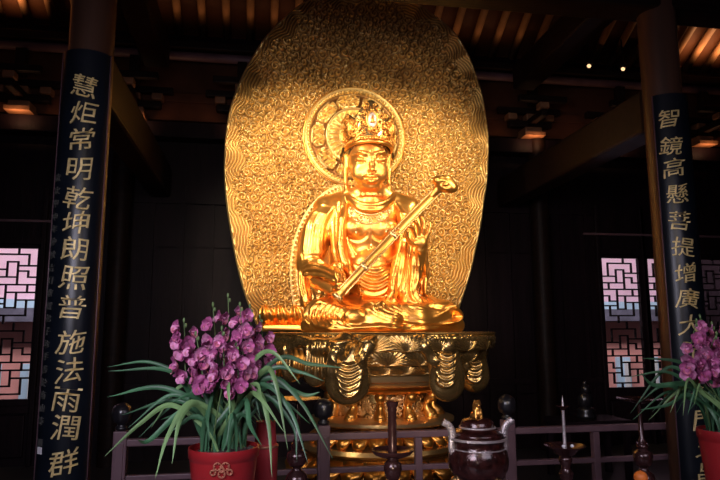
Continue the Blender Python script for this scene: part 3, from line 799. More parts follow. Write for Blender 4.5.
# mouldings and waist
def rg(y): return zat(y)
def ring(name, prof, m, n=96, mod=None):
    mb = MB(); mb.lathe((PC.x, PC.y, 0), prof, n, RX, RY, mod=mod); return adopt(mb.build(name, m, auto=35), ped)
ring('moulding', [(.52, rg(392)), (.66, rg(391.5)), (.69, rg(389)), (.70, rg(386.5)), (.68, rg(385.5)), (.72, rg(385)), (.735, rg(379)), (.72, rg(375))], M['goldpale'])
ring('moulding', [(.40, rg(401)), (.52, rg(400)), (.55, rg(397)), (.53, rg(394)), (.56, rg(393)), (.5, rg(391))], M['gold'])
ring('waist', [(.42, rg(432)), (.42, rg(399))], M['golddark'])
ring('ledge', [(.4, rg(438)), (.60, rg(437)), (.64, rg(434.5)), (.64, rg(431)), (.60, rg(429)), (.44, rg(427))], M['goldpale'])
ring('lower_waist', [(.5, rg(461)), (.48, rg(452)), (.46, rg(445)), (.48, rg(437))], M['golddark'])
ring('ledge', [(.5, rg(470)), (.66, rg(468)), (.70, rg(464)), (.68, rg(459.5)), (.5, rg(457))], M['goldpale'])
ring('plinth', [(.93, 0), (.93, .12), (.84, .15), (.80, .30), (.78, rg(486)), (.72, rg(474)), (.64, rg(468))], M['golddark'])
for i in range(26):   # lotus petals of the lower tiers
    a = 2*PI*i/26
    if math.cos(a) < -.3: continue
    for (z0, z1, r0, r1, w) in ((rg(459), rg(442), .62, .53, .075), (rg(488), rg(470), .82, .70, .10)):
        mb = MB()
        def fn(u, v):
            r = r0+(r1-r0)*v**1.5; ww = w*math.sin(PI*(.18+.75*(1-v)))**.6; z = z0+(z1-z0)*v
            rad = r + .05*math.sin(PI*min(1, v*.9+.1))*(1-(2*u-1)**2)
            return Vector((PC.x+math.sin(a)*rad*RX+math.cos(a)*(u-.5)*2*ww, PC.y-math.cos(a)*rad*RY+math.sin(a)*(u-.5)*2*ww, z))
        mb.grid(fn, 9, 8); adopt(mb.build('lotus_petal', M['gold'], None, solid=.012), ped)
# carved panels and posts of the waist
rr = random.Random(11)
for i in range(12):
    a = 2*PI*(i+.5)/12 - PI/12+.06
    if math.cos(a) < -.1: continue
    def wp(da, z, off): return Vector((PC.x+math.sin(a+da)*(.42*RX+off), PC.y-math.cos(a+da)*(.42*RY+off), z))
    mb = MB()
    for k in range(46):
        da = rr.uniform(-.17, .17); z = rr.uniform(rg(427), rg(403)); s = rr.uniform(.016, .034); ph = rr.uniform(0, 6.3); c = wp(da, z, .014)
        e = Vector((math.cos(a), math.sin(a), 0)); mb.tube([c+(e*math.cos(ph+t*.8)+Vector((0, 0, 1))*math.sin(ph+t*.8))*s*(1-t/10) for t in range(8)], .009, 5)
    adopt(mb.build('carved_panel', M['brass']), ped)
    a += PI/12; mb = MB()
    mb.tube([wp(0, rg(430), .10), wp(0, rg(425), .07), wp(0, rg(417), .03), wp(0, rg(409), .045), wp(0, rg(402), .11), wp(0, rg(399), .12)], [.055, .06, .038, .036, .05, .03], 12)
    mb.ball(wp(0, rg(405), .10), (.045, .045, .04)); mb.ball(wp(0, rg(427), .10), (.05, .05, .035))
    adopt(mb.build('waist_post', M['gold']), ped)
# ------------------------------------------------------------------ hall
YB = 8.3
def part(mb, name, m, parent, **k): return adopt(mb.build(name, m, **k), parent)
def thing(name, loc, label, cat, group=None):
    o = empty(name, loc, label, cat, group); bpy.context.view_layer.update(); return o
def struct(mb, name, m, **k): o = mb.build(name, m, smooth=False, **k); o['kind'] = 'structure'; return o
mb = MB(); mb.box((0, 4.5, -.05), (15, 13, .1)); struct(mb, 'floor', M['floor'])
zhead = P(20, 116, YB).z         # top of the doors
zr = P(20, 29, YB).z             # foot of the rafters
wz0 = P(20, 404, YB).z; wz1 = P(20, 245, YB).z
LX = [(-5.93, -5.27), (-5.19, -4.53), (-4.46, -3.80), (3.80, 4.46), (4.53, 5.19), (5.27, 5.93)]
# back wall with the window openings left free
mb = MB()
xs = [-7.5] + [q for l in LX for q in l] + [7.5]
for i in range(0, len(xs), 2): mb.box(((xs[i]+xs[i+1])/2, YB+.06, (wz0+wz1)/2), (xs[i+1]-xs[i], .1, wz1-wz0+.02))
mb.box((0, YB+.06, wz0/2), (15, .1, wz0)); mb.box((0, YB+.06, (wz1+zr+.3)/2), (15, .1, zr+.3-wz1))
struct(mb, 'wall_back', M['wood'])
for s, nm in ((-1, 'left'), (1, 'right')):
    mb = MB(); mb.box((7.55*s, 4.5, 3.2), (.1, 13, 6.4)); struct(mb, 'wall_'+nm, M['wood'])
# raised framing on the wall: stiles and rails of the door leaves
mb = MB()
for i in range(-19, 20):
    x = i*.38+.19
    if abs(x) < 3.72: mb.box((x, YB-.005, 1.75), (.05, .03, 3.5))
mb.box((0, YB-.01, .9), (7.5, .04, .08)); mb.box((0, YB-.01, 3.3), (7.5, .04, .08))
for a, b in LX:
    for x in (a-.03, b+.03): mb.box((x, YB-.02, 1.7), (.055, .07, 3.4), bev=.008)
    mb.box(((a+b)/2, YB-.02, wz0-.06), (b-a, .06, .09)); mb.box(((a+b)/2, YB-.02, wz1+.05), (b-a, .06, .08)); mb.box(((a+b)/2, YB-.02, .75), (b-a, .06, .08)); mb.box(((a+b)/2, YB, .35), (b-a-.1, .04, .5), bev=.015)
o = struct(mb, 'trim_1', M['wood'])
mb = MB()
for s in (-1, 1):
    mb.box((s*5.5, YB-.05, wz1+.30), (3.9, .04, .03))     # thin rail above the lattice
struct(mb, 'trim_2', M['rail'])
# lattice windows
SEG = [(2,0,2,1),(1,1,4,1),(1,1,1,2.5),(4,1,4,3),(0,2.5,2,2.5),(2,2,2,4),(2,2,3,2),(3,2,3,4),(3,3,5,3),(2,4,5,4),(1,3.2,1,4),(0,4,1,4),(1,3.2,2,3.2),(4,4,4,5),(0,5,5,5),(2,4,2,5)]
for n, (a, b) in enumerate(LX):
    w = empty('window_%d' % (n+1), ((a+b)/2, YB, wz0), None, None); w['kind'] = 'structure'; bpy.context.view_layer.update()
    mb = MB(); H = wz1-wz0; W = b-a
    for x in (a+.02, b-.02): mb.box((x, YB+.03, (wz0+wz1)/2), (.04, .06, H))
    for z in (wz0+.02, wz1-.02): mb.box(((a+b)/2, YB+.03, z), (W, .06, .04))
    part(mb, 'frame', M['wood'], w, smooth=False)
    mb = MB(); gx = (W-.04)/5; gz = (H-.04)/20
    for k in range(4):
        for (x0, y0, x1, y1) in SEG:
            if k % 2: y0, y1, x0, x1 = 5-y0, 5-y1, 5-x0, 5-x1
            X0 = a+.02+x0*gx; X1 = a+.02+x1*gx; Z0 = wz0+.02+(y0+5*k)*gz; Z1 = wz0+.02+(y1+5*k)*gz
            mb.box(((X0+X1)/2, YB+.03, (Z0+Z1)/2), (abs(X1-X0)+.020, .03, abs(Z1-Z0)+.020))
    part(mb, 'lattice', M['wood'], w, smooth=False)
    mb = MB(); mb.box(((a+b)/2, YB+.07, (wz0+wz1)/2), (W, .006, H)); part(mb, 'pane', M['pane'], w, smooth=False)
# the courtyard seen through them
court = thing('courtyard_building', (0, 11.8, 0), 'pink plastered building with grey tiled eave, seen through the lattice windows', 'building')
Yc = 11.8
def zc(y): return P(20, y, Yc).z
mb = MB(); mb.box((1, Yc, zc(322)/2), (26, .1, zc(322))); part(mb, 'wall', M['pinkwall'], court, smooth=False)
mb = MB(); mb.box((1, Yc-.3, (zc(322)+zc(309))/2), (26, .5, zc(309)-zc(322))); part(mb, 'eave', M['tile'], court, smooth=False)
mb = MB(); mb.box((1, Yc+.1, (zc(309)+zc(299))/2), (26, .1, zc(299)-zc(309))); part(mb, 'parapet', M['bluewall'], court, smooth=False)
mb = MB(); mb.box((1, Yc+.2, (zc(299)+7)/2), (26, .1, 7-zc(299))); part(mb, 'upper_wall', M['palewall'], court, smooth=False)
mb = MB()
for i in range(-18, 26):
    mb.box((i*.62, Yc-.08, zc(385)), (.30, .06, zc(362)-zc(405)))
part(mb, 'shutter', M['bluewall'], court, smooth=False)
mb = MB()
for i in range(-18, 26):
    mb.box((i*.62+.05, Yc-.13, zc(385)), (.10, .04, (zc(362)-zc(405))*.8))
part(mb, 'baluster_row', M['white'], court, smooth=False)

# horizontal beams of the back wall
def xbeam(px, y0, y1, Y, m, x0=-7.4, x1=7.4, rnd=False, name='cross_beam', label='', dep=.24, group=None):
    za, zb_ = P(px, y1, Y).z, P(px, y0, Y).z; mb = MB()
    if rnd:
        r = (zb_-za)/2; mb.tube([(x0, Y, (za+zb_)/2), (x1, Y, (za+zb_)/2)], r, 20)
    else: mb.box(((x0+x1)/2, Y, (za+zb_)/2), (x1-x0, dep, zb_-za), bev=.012)
    o = mb.build(name, m, smooth=rnd); tag(o, label, 'beam', group); return o
xbeam(20, 117, 133, YB-.10, M['wood'], label='dark horizontal beam over the lattice doors, under the glowing brackets', name='lintel_beam')
xbeam(20, 84, 94, YB-.065, M['woodred'], label='narrow reddish beam running behind the bracket blocks', name='cross_beam', dep=.04)
xbeam(20, 41, 50, YB-.30, M['rail'], rnd=True, label='round purplish purlin log under the eave rafters', name='purlin')
xbeam(20, 34, 41.5, YB-.26, M['woodx'], label='flat dark plank directly below the feet of the roof rafters', name='eave_plank', dep=.3)
mb = MB(); za = P(20, 114, YB).z; zb_ = P(20, 50, YB).z; mb.box((0, YB-.02, (za+zb_)/2), (14.9, .06, zb_-za)); struct(mb, 'trim_3', M['woodred'])
# brackets between lintel and purlin
zl = P(20, 116, YB-.1).z
def make_bracket(x):
    t = thing('bracket', (x, YB-.2, zl), 'stepped dark wooden bracket block on the lintel, faintly lit from below', 'bracket', 'roof brackets along the back wall')
    mb = MB(); mb.box((x, YB-.17, zl+.07), (.26, .26, .12), bev=.02); mb.box((x, YB-.20, zl+.015), (.30, .30, .05)); part(mb, 'base_block', M['rafter'], t, smooth=False)
    mb = MB(); mb.box((x, YB-.16, zl+.20), (.66, .10, .10), bev=.02); mb.box((x, YB-.36, zl+.22), (.10, .60, .10), bev=.02); part(mb, 'arm', M['woodx'], t, smooth=False)
    for dx in (-.28, 0, .28): mb = MB(); mb.box((x+dx, YB-.16, zl+.30), (.14, .16, .09), bev=.015); part(mb, 'cap_block', M['rafter'], t, smooth=False)
    mb = MB(); mb.box((x, YB-.60, zl+.32), (.14, .14, .09), bev=.015); part(mb, 'cap_block', M['rafter'], t, smooth=False)
    mb = MB(); mb.box((x, YB-.16, zl+.40), (.95, .09, .09), bev=.015); mb.box((x, YB-.60, zl+.42), (.7, .09, .09), bev=.015); part(mb, 'upper_arm', M['woodx'], t, smooth=False)
    mb = MB(); zp = P(20, 50, YB-.3).z; mb.box((x, YB-.30, (zl+.44+zp-.004)/2), (.12, .12, zp-.004-zl-.44), bev=.01); part(mb, 'strut', M['woodx'], t, smooth=False)
    t.location.y -= .04; return t
b0 = make_bracket(-5.44)
for i in range(1, 9):
    c = copy_tree(b0); c.location.x += i*1.36
# rafters and boarding: 30 degrees
sl = math.tan(R(30)); y0, y1 = YB-.05, 3.0
def rz(Y): return zr + (YB-Y)*sl
base = None
for i in range(46):
    x = -7.3+i*.3175
    if base is None:
        mb = MB(); mb.tube([(x, y0-.02, rz(y0)+.02), (x, y1, rz(y1)+.02)], .052, 12); base = mb.build('rafter', M['rafter'])
        tag(base, 'round wooden roof rafter sloping up over the hall', 'rafter', 'rafters under the roof boards'); ob = base
    else: ob = base.copy(); COL.objects.link(ob); ob.location.x = i*.3175
mb = MB(); 
a = Vector((0, y0+.15, rz(y0+.15)+.12)); b = Vector((0, y1, rz(y1)+.12)); mb.beam(a, b, 15, .05); struct(mb, 'ceiling', M['woodred'])
# columns ---------------------------------------------------------------
CX, CY = 2.37, 4.70
for s, lab in ((-1, 'tall reddish round column behind the long dark couplet board left of the statue'), (1, 'tall reddish round column behind the couplet board on the right')):
    t = thing('column', (CX*s, CY, 0), lab, 'column')
    mb = MB(); mb.lathe((CX*s, CY, 0), [(.16, .2), (.16, 5.9)], 48); part(mb, 'shaft', M['lacquer'], t, auto=40)
    mb = MB(); mb.lathe((CX*s, CY, 0), [(.30, 0), (.30, .05), (.33, .12), (.29, .2), (.2, .22)], 40); part(mb, 'stone_base', M['floor'], t, auto=40)
for s, lab in ((-1, 'slim dark column against the back wall on the left'), (1, 'slim dark column against the back wall, right of the statue')):
    mb = MB(); mb.lathe((2.84*s, YB-.14, 0), [(.13, 0), (.13, zl)], 32); o = mb.build('wall_column', M['woodx'], auto=40); tag(o, lab, 'column')
# tie beams from the columns back to the wall
ztb = P(637, 130, CY).z
for s, lab in ((-1, 'heavy dark tie beam from the left column back to the wall'), (1, 'heavy dark tie beam from the right column back to the wall, bluish light under its near end')):
    mb = MB(); mb.beam((CX*s, CY+.1, ztb+.22), (CX*s, YB-.1, ztb+.22), .26, .40, .03); o = mb.build('tie_beam', M['woodx'], smooth=False); tag(o, lab, 'beam')
    mb = MB(); mb.beam((CX*s, CY-.3, 4.95), (CX*s, 7.5, 4.95), .30, .34, .03); o = mb.build('upper_tie_beam', M['woodx'], smooth=False)
    tag(o, lab.replace('heavy dark tie beam from', 'upper dark tie beam just under the rafters, from').split(', bluish')[0], 'beam')
zt1 = P(560, -20, CY).z; zt2 = P(560, 8, CY).z
mb = MB(); mb.box((0, CY, (zt1+zt2)/2), (14.8, .30, zt1-zt2), bev=.03); o = mb.build('front_beam', M['woodx'], smooth=False); tag(o, 'broad dark beam crossing at the top between the two lettered columns', 'beam')
# glowing beads added in place of glints on the rafter ends
for s, y in ((-1, 0), (1, 0)): pass
for px, py, lab in ((589, 66, 'tiny warm bead added as a glint under the rafters, the one farther from the right column'), (623, 69, 'tiny warm bead added as a glint under the rafters, close beside the right column')):
    q = P(px, py, YB-.65); t = thing('rafter_glint', q, lab, 'lamp')
    mb = MB(); mb.ball(q, (.030, .02, .026), 12, 8); part(mb, 'glint_bead', mat('glint glow', (1, .7, .4), .5, emis=(1, .60, .30), estr=1.6), t)
    mb = MB(); mb.lathe(q, [(.05, .02), (.055, .05), (.03, .08), (.012, .1), (.012, .45)], 16); part(mb, 'glint_mount', M['blackwood'], t)
# couplet boards ---------------------------------------------------------
BR_ = .182; OFF = .02
def boardpt(s, ang, z, off=0.0): return Vector((CX*s + math.sin(ang)*(BR_+off), CY-OFF-math.cos(ang)*(BR_+off), z))
CHS = {-1: [('慧', 86, 84), ('炬', 113, 84), ('常', 139, 82), ('明', 168, 80), ('乾', 197, 78), ('坤', 223, 76), ('朗', 249, 75), ('照', 277, 74), ('普', 306, 72), ('施', 341, 71), ('法', 371, 69), ('雨', 400, 67), ('潤', 428, 66), ('群', 462, 63)],
       1: [('智', 118, 669), ('鏡', 145, 671), ('高', 168, 674), ('懸', 193, 677), ('菩', 220, 680), ('提', 247, 683), ('增', 273, 686), ('廣', 299, 688), ('大', 325, 690), ('眾', 352, 692), ('生', 386, 694), ('門', 420, 704), ('之', 449, 706), ('昌', 474, 707)]}
def glyph(ch, size, s, ang0, zc_, name, m, parent, shear=.12, bold=.012, rot=0.):
    cu = bpy.data.curves.new(name, 'FONT'); cu.body = ch; cu.size = size; cu.shear = shear; cu.offset = bold*size; cu.extrude = .004; cu.resolution_u = 3
    cu.align_x = 'CENTER'; cu.align_y = 'CENTER'
    o = bpy.data.objects.new(name, cu); COL.objects.link(o)
    dg = bpy.context.evaluated_depsgraph_get(); me = bpy.data.meshes.new_from_object(o.evaluated_get(dg)); bpy.data.objects.remove(o)
    n = len(me.vertices); co = np.empty(n*3, np.float32); me.vertices.foreach_get('co', co); co = co.reshape(-1, 3)
    c = (co.max(0)+co.min(0))/2; co[:, :2] -= c[:2]
    ext = co[:, :2].max(0)-co[:, :2].min(0); co[:, 1] *= size*.86/max(ext[1], 1e-3)*(.75 if ch in '之' else 1)
    # brush-like wobble
    co[:, 0] += .018*size*np.sin(co[:, 1]*30/size*.25+ord(ch[0])); co[:, 1] += .05*size*np.sin(co[:, 0]/size*3.1+ord(ch[0])*1.7)
    x = co[:, 0]*math.cos(rot)-co[:, 1]*math.sin(rot); z = co[:, 0]*math.sin(rot)+co[:, 1]*math.cos(rot)
    A_ = ang0 + x/BR_; rad = BR_+.003+np.clip(co[:, 2]+.004, 0, 1)
    co2 = np.column_stack([CX*s+np.sin(A_)*rad, CY-OFF-np.cos(A_)*rad, zc_+z]).astype(np.float32)
    me.vertices.foreach_set('co', co2.ravel()); me.update(); me.materials.clear(); me.materials.append(m)
    o = bpy.data.objects.new(name, me); COL.objects.link(o); return adopt(o, parent)
for s in (-1, 1):
    ztop = P(88, 49, CY-.2).z if s < 0 else P(664, 92, CY-.2).z
    t = thing('couplet_board', (CX*s, CY-.24, .3), 'curved blue-black couplet board with gold brush characters on the left column' if s < 0 else 'curved blue-black couplet board with gold characters on the right column, behind the orchids', 'sign')
    mb = MB(); HA = R(66)
    vs = []; fs = []; na_ = 28
    for j in range(na_+1):
        a = -HA+2*HA*j/na_
        for (r_, z) in ((0, .3), (0, ztop), (-.026, ztop), (-.026, .3)): vs.append(boardpt(s, a, z, r_))
    for j in range(na_):
        for k in range(4): fs.append((j*4+k, j*4+(k+1) % 4, (j+1)*4+(k+1) % 4, (j+1)*4+k))
    fs += [(0, 1, 2, 3), tuple(na_*4+k for k in (3, 2, 1, 0))]
    mb.add(vs, fs); part(mb, 'board', M['board'], t, auto=40)
    mb = MB()
    for a in (-HA, HA): mb.tube([boardpt(s, a, .3, .0), boardpt(s, a, ztop, .0)], .006, 6)
    part(mb, 'edge_line', M['rail'], t)
    bpy.context.view_layer.update()
    for i, (ch, y, x) in enumerate(CHS[s]):
        # angle on the board hit by the sight line
        best = min((abs(proj(np.array([boardpt(s, R(a), P(x, y, CY-.2).z)]))[0][0]-x), a) for a in range(-60, 62, 1))
        ang = R(best[1]); pz = P(x, y, boardpt(s, ang, 0).y).z
        glyph(ch, .185 if s < 0 else .18, s, ang, pz, 'character', M['ink'], t, bold=.0, rot=R(((i*37) % 7-3)*1.2))
    if s < 0:
        sm = '歲次甲申年仲秋吉日敬獻弟子沐手書於南山寺'
        for i, ch in enumerate(sm): 
            y = 180+i*12.6; x = 56.5-(y-180)*.055; pz = P(x, y, CY-.1).z
            glyph(ch, .062, s, R(-43), pz, 'small_character', M['inkdim'], t, bold=.0)
        for y in (441, 449):
            pz = P(46, y, CY-.1).z; mb = MB(); q = boardpt(s, R(-43), pz, .003); mb.box(q, (.045, .006, .045), Matrix.Rotation(R(-43), 3, 'Z')); part(mb, 'seal_mark', M['white'] if y > 445 else M['inkdim'], t, smooth=False)
# railing -----------------------------------------------------------------
RYr = 4.86
rail = thing('railing', (.1, RYr, 0), 'low purplish wooden railing with dark bud finials in front of the golden pedestal', 'railing')
zt_ = P(392, 431, RYr).z; zm = P(392, 465, RYr).z
px_posts = [P(121, 440, RYr).x, P(323.5, 440, RYr).x, P(508, 440, RYr).x, P(678, 440, RYr).x]
mb = MB(); mb.box(((px_posts[0]+px_posts[-1])/2, RYr, zt_-.025), (px_posts[-1]-px_posts[0], .07, .05), bev=.008); part(mb, 'top_rail', M['rail'], rail, smooth=False)
mb = MB(); mb.box(((px_posts[0]+px_posts[-1])/2, RYr, zm-.02), (px_posts[-1]-px_posts[0], .05, .04), bev=.006); part(mb, 'middle_rail', M['rail'], rail, smooth=False)
mb = MB(); mb.box(((px_posts[0]+px_posts[-1])/2, RYr, .12), (px_posts[-1]-px_posts[0], .05, .06), bev=.006); part(mb, 'bottom_rail', M['rail'], rail, smooth=False)
for i in range(4):
    x = px_posts[i]; mb = MB(); mb.box((x, RYr, (zt_+.06)/2), (.095, .095, zt_+.06), bev=.008); mb.box((x, RYr-.05, (zt_+.06)/2), (.055, .012, zt_-.1), bev=.003)
    p_ = part(mb, 'post', M['rail'], rail, smooth=False); bpy.context.view_layer.update()
    z = zt_+.06; mb = MB()
    mb.lathe((x, RYr, z), [(.030, 0), (.045, .01), (.045, .025), (.028, .035), (.035, .05), (.062, .062), (.070, .09), (.072, .13), (.062, .165), (.035, .19), (.012, .20)], 20, mod=lambda th, i: 1+.07*math.cos(8*th)*(1 if 4 < i < 9 else 0))
    part(mb, 'finial', M['blackwood'], p_)
    if i < 3:
        x2 = (x+px_posts[i+1])/2; mb = MB(); mb.box((x2, RYr, (zt_-.05)/2), (.055, .062, zt_-.05), bev=.006); part(mb, 'stile', M['rail'], rail, smooth=False)
for (px, Yq, lab) in ((586.5, 6.6, 'small black carved figure in the gloom behind the railing, right of the spiked candlestick'),):
    q = P(px, 418, Yq)
    t = thing('carved_figure', (q.x, Yq, q.z), lab, 'figurine')
    mb = MB(); mb.lathe((q.x, Yq, q.z), [(.10, 0), (.11, .03), (.08, .06), (.10, .09), (.06, .12)], 20); part(mb, 'base', M['blackwood'], t)
    mb = MB(); mb.ball((q.x, Yq, q.z+.19), (.085, .07, .10)); mb.ball((q.x, Yq-.01, q.z+.31), (.05, .05, .06)); mb.ball((q.x, Yq, q.z+.375), (.025, .025, .03)); part(mb, 'figure', M['blackwood'], t)
    s_ = thing('side_table', (q.x, Yq, 0), 'dark wooden stand under the small figure, '+('far left behind the railing' if px < 300 else 'right of the pedestal'), 'table')
    mb = MB(); mb.box((q.x, Yq, q.z-.03), (.8, .5, .06), bev=.01); part(mb, 'top', M['wood'], s_, smooth=False)
    for dx in (-.35, .35):
        for dy in (-.2, .2): mb = MB(); mb.box((q.x+dx, Yq+dy, (q.z-.06)/2), (.06, .06, q.z-.06)); part(mb, 'leg', M['wood'], s_, smooth=False)
# ------------------------------------------------------------------ altar table and what stands on it
TZ = .68; TYa, TYb = 2.75, 3.62
tb = thing('altar_table', (.2, 3.2, 0), 'long dark wooden altar table carrying the orchids, candlesticks and incense burner', 'table')
mb = MB(); mb.box((.3, (TYa+TYb)/2, TZ-.035), (4.6, TYb-TYa, .07), bev=.012); part(mb, 'table_top', M['rail'], tb, smooth=False)
mb = MB(); mb.box((.3, TYa+.06, TZ-.14), (4.3, .04, .14), bev=.006); part(mb, 'apron', M['rail'], tb, smooth=False)
for x in (-1.88, .3, 2.48):
    for y in (TYa+.08, TYb-.08): mb = MB(); mb.box((x, y, (TZ-.07)/2), (.1, .1, TZ-.07), bev=.01); part(mb, 'leg', M['rail'], tb, smooth=False)
def zy(x, y, Y): return P(x, y, Y).z
YR = 3.32
# tripod incense burner
c = P(478, 455, YR); X, sc_ = c.x, P(479, 455, YR).x-P(478, 455, YR).x
z = lambda y: zy(478, y, YR)
bn = thing('incense_burner', (X, YR, TZ), 'dark red enamelled round incense burner with silver S-shaped handles and golden lion lid', 'incense burner')
mb = MB(); mb.lathe((X, YR, 0), [(.03, z(487)), (.09, z(483)), (.135, z(476)), (.158, z(467)), (.163, z(459)), (.155, z(451)), (.142, z(447)), (.138, z(444)), (.145, z(438)), (.150, z(436))], 48); body_ = part(mb, 'bowl', M['cloisonne'], bn)
bpy.context.view_layer.update()
mb = MB(); mb.lathe((X, YR, 0), [(.13, z(439)), (.158, z(438.6)), (.158, z(436.4)), (.12, z(436))], 48); mb.lathe((X, YR, 0), [(.12, z(448.4)), (.1455, z(448)), (.1455, z(446.8)), (.12, z(446.5))], 48); part(mb, 'silver_band', M['silver'], bn, auto=40)
mb = MB(); mb.lathe((X, YR, 0), [(.14, z(436.5)), (.135, z(433)), (.115, z(429.5)), (.092, z(427.5)), (.09, z(426)), (.088, z(422)), (.075, z(419)), (.04, z(417.5)), (.01, z(417))], 48); lid = part(mb, 'lid', M['cloisonne'], bn)
bpy.context.view_layer.update()
mb = MB(); mb.torus((X, YR, z(427)), .094, .006, axis=(0, 0, 1), n=36); part(mb, 'lid_band', M['silver'], lid)
lv = Vol((X-.08, YR-.1, z(420)), (X+.08, YR+.1, z(398)), .003)   # seated lion
lz = z(418)
lv.ell((X, YR, lz+.022), (.026, .034, .022), .01); lv.ell((X, YR-.010, lz+.046), (.020, .020, .026), .01); lv.ell((X, YR-.016, lz+.076), (.018, .018, .017), .008)
lv.ell((X, YR-.034, lz+.070), (.010, .010, .009), .005)
for s in (-1, 1):
    lv.cap((X+s*.014, YR-.020, lz+.044), (X+s*.015, YR-.028, lz+.004), .008, .008, .004); lv.ell((X+s*.022, YR+.005, lz+.014), (.012, .022, .015), .005); lv.ell((X+s*.013, YR-.006, lz+.092), .006, .003)
for k in range(9): a = k*PI*2/9; lv.ell((X+.017*math.cos(a), YR-.008, lz+.074+.016*math.sin(a)), .007, .003)
lv.chain([(X, YR+.03, lz+.02), (X, YR+.045, lz+.04), (X, YR+.036, lz+.062)], [.007, .008, .010], .004)
a_, b_ = lv.mesh(1); o = link('lion_finial', np_mesh('lion', a_, b_), M['gold']); adopt(o, lid)
for s in (-1, 1):
    pts = [(X+s*p[0], YR, z(p[1])) for p in ((.140, 452), (.150, 446), (.146, 437), (.148, 430), (.165, 424), (.195, 420.5))]
    q = [Vector(p) for p in bez(pts, 6)]
    mb = MB(); mb.tube(q, .024, 10, flat=.5, flatdir=(s, 0, 0)); h_ = part(mb, 'handle', M['bronze'], bn); bpy.context.view_layer.update()
    mb = MB(); mb.tube([p+Vector((0, -.014, 0)) for p in q], .020, 10, flat=.75, flatdir=(0, 1, 0))
    for k in range(0, len(q), 3): mb.ball(q[k]+Vector((0, -.030, 0)), .007, 6, 4)
    part(mb, 'silver_inlay', M['silver'], h_)
for k in range(3):
    a = -PI/2 + .55 + k*2*PI/3; q = Vector((X+.10*math.cos(a), YR+.10*math.sin(a), 0)); q2 = Vector((X+.125*math.cos(a), YR+.125*math.sin(a), 0))
    mb = MB(); mb.tube([q+Vector((0, 0, z(478))), q2+Vector((0, 0, z(483))), q2+Vector((0, 0, TZ+.02)), q2+Vector((0, 0, TZ))], [.045, .032, .018, .026], 12)
    mb.ball(q2+Vector((0, 0, z(479))), (.034, .03, .022)); part(mb, 'leg', M['brass'], bn)
# candlesticks
def lathe_thing(name, px, prof, mats_, label, cat='candlestick', Y=YR, group=None):
    X = P(px, 450, Y).x; t = thing(name, (X, Y, TZ), label, cat, group)
    zz = lambda y: zy(px, y, Y)
    for nm, m, pr in prof:
        mb = MB(); mb.lathe((X, Y, 0), [(r, zz(y) if y < 900 else TZ+(y-1000)) for r, y in pr], 32); part(mb, nm, M[m], t, auto=50)
    return t, X, zz
base_p = lambda: ('base', 'bronze', [(.075, 1000), (.078, 1000.012), (.06, 1000.03), (.035, 1000.045), (.028, 1000.06)])
t, X, zz = lathe_thing('candlestick', 392.5, [base_p(), ('knob', 'bronze', [(.022, 1000.05), (.022, 483), (.028, 480), (.04, 476), (.048, 469), (.046, 464), (.028, 460), (.03, 458)]),
    ('dish', 'bronze', [(.03, 459), (.06, 457), (.094, 454.5), (.112, 450.5), (.113, 449.3), (.104, 450.5), (.085, 453.5), (.03, 454.5)]),
    ('shaft', 'bronze', [(.024, 455), (.025, 448), (.023, 446), (.0225, 412), (.026, 410), (.024, 408), (.030, 405), (.034, 402), (.028, 401), (.02, 402)])], None, 'dark red candlestick with thick upright stem in a dish, in front of the golden pedestal')
t, X, zz = lathe_thing('candlestick', 565, [base_p(), ('knob', 'bronze', [(.022, 1000.05), (.022, 483), (.035, 477), (.04, 473), (.024, 469), (.024, 466), (.036, 461), (.036, 458), (.022, 455)]),
    ('dish', 'bronze', [(.03, 456), (.055, 454), (.07, 449), (.108, 446.2), (.112, 445), (.10, 446), (.06, 450), (.03, 451)]),
    ('shaft', 'silver', [(.014, 452), (.010, 444), (.008, 412), (.010, 410)]), ('drip_pan', 'bronze', [(.01, 410), (.018, 408), (.038, 406), (.039, 405.4), (.01, 405.8)]), ('spike', 'silver', [(.006, 406), (.005, 402), (.0008, 395)])], None, 'slender candlestick with a sharp spike and small pan, right of the incense burner')
for k in range(2):
    mb = MB(); mb.ball((X-.035+.05*k, YR-.055, zz(444.3)), (.010, .010, .009)); part(mb, 'wax_drop', M['white'], t)
for px, lab in ((297, 'tall dark turned altar stand half hidden by the left orchid leaves'), (642.5, 'tall dark turned altar stand under the right orchid leaves, wide thin dish on top')):
    lathe_thing('altar_stand', px, [base_p(), ('lower_knob', 'bronze', [(.022, 1000.05), (.03, 489), (.055, 484), (.06, 479), (.05, 474), (.026, 470), (.024, 468.5)]),
        ('knob', 'bronze', [(.02, 469), (.022, 467), (.034, 466), (.050, 461), (.053, 456), (.048, 452), (.028, 449.5), (.028, 448), (.034, 446.5), (.028, 445), (.03, 443)]),
        ('shaft', 'bronze', [(.020, 445), (.022, 440), (.015, 438), (.012, 412), (.010, 404)]),
        ('dish', 'bronze', [(.014, 404), (.04, 402), (.118, 399.0), (.122, 398), (.118, 398.2), (.04, 401), (.01, 401.4)])], None, lab, 'altar stand')
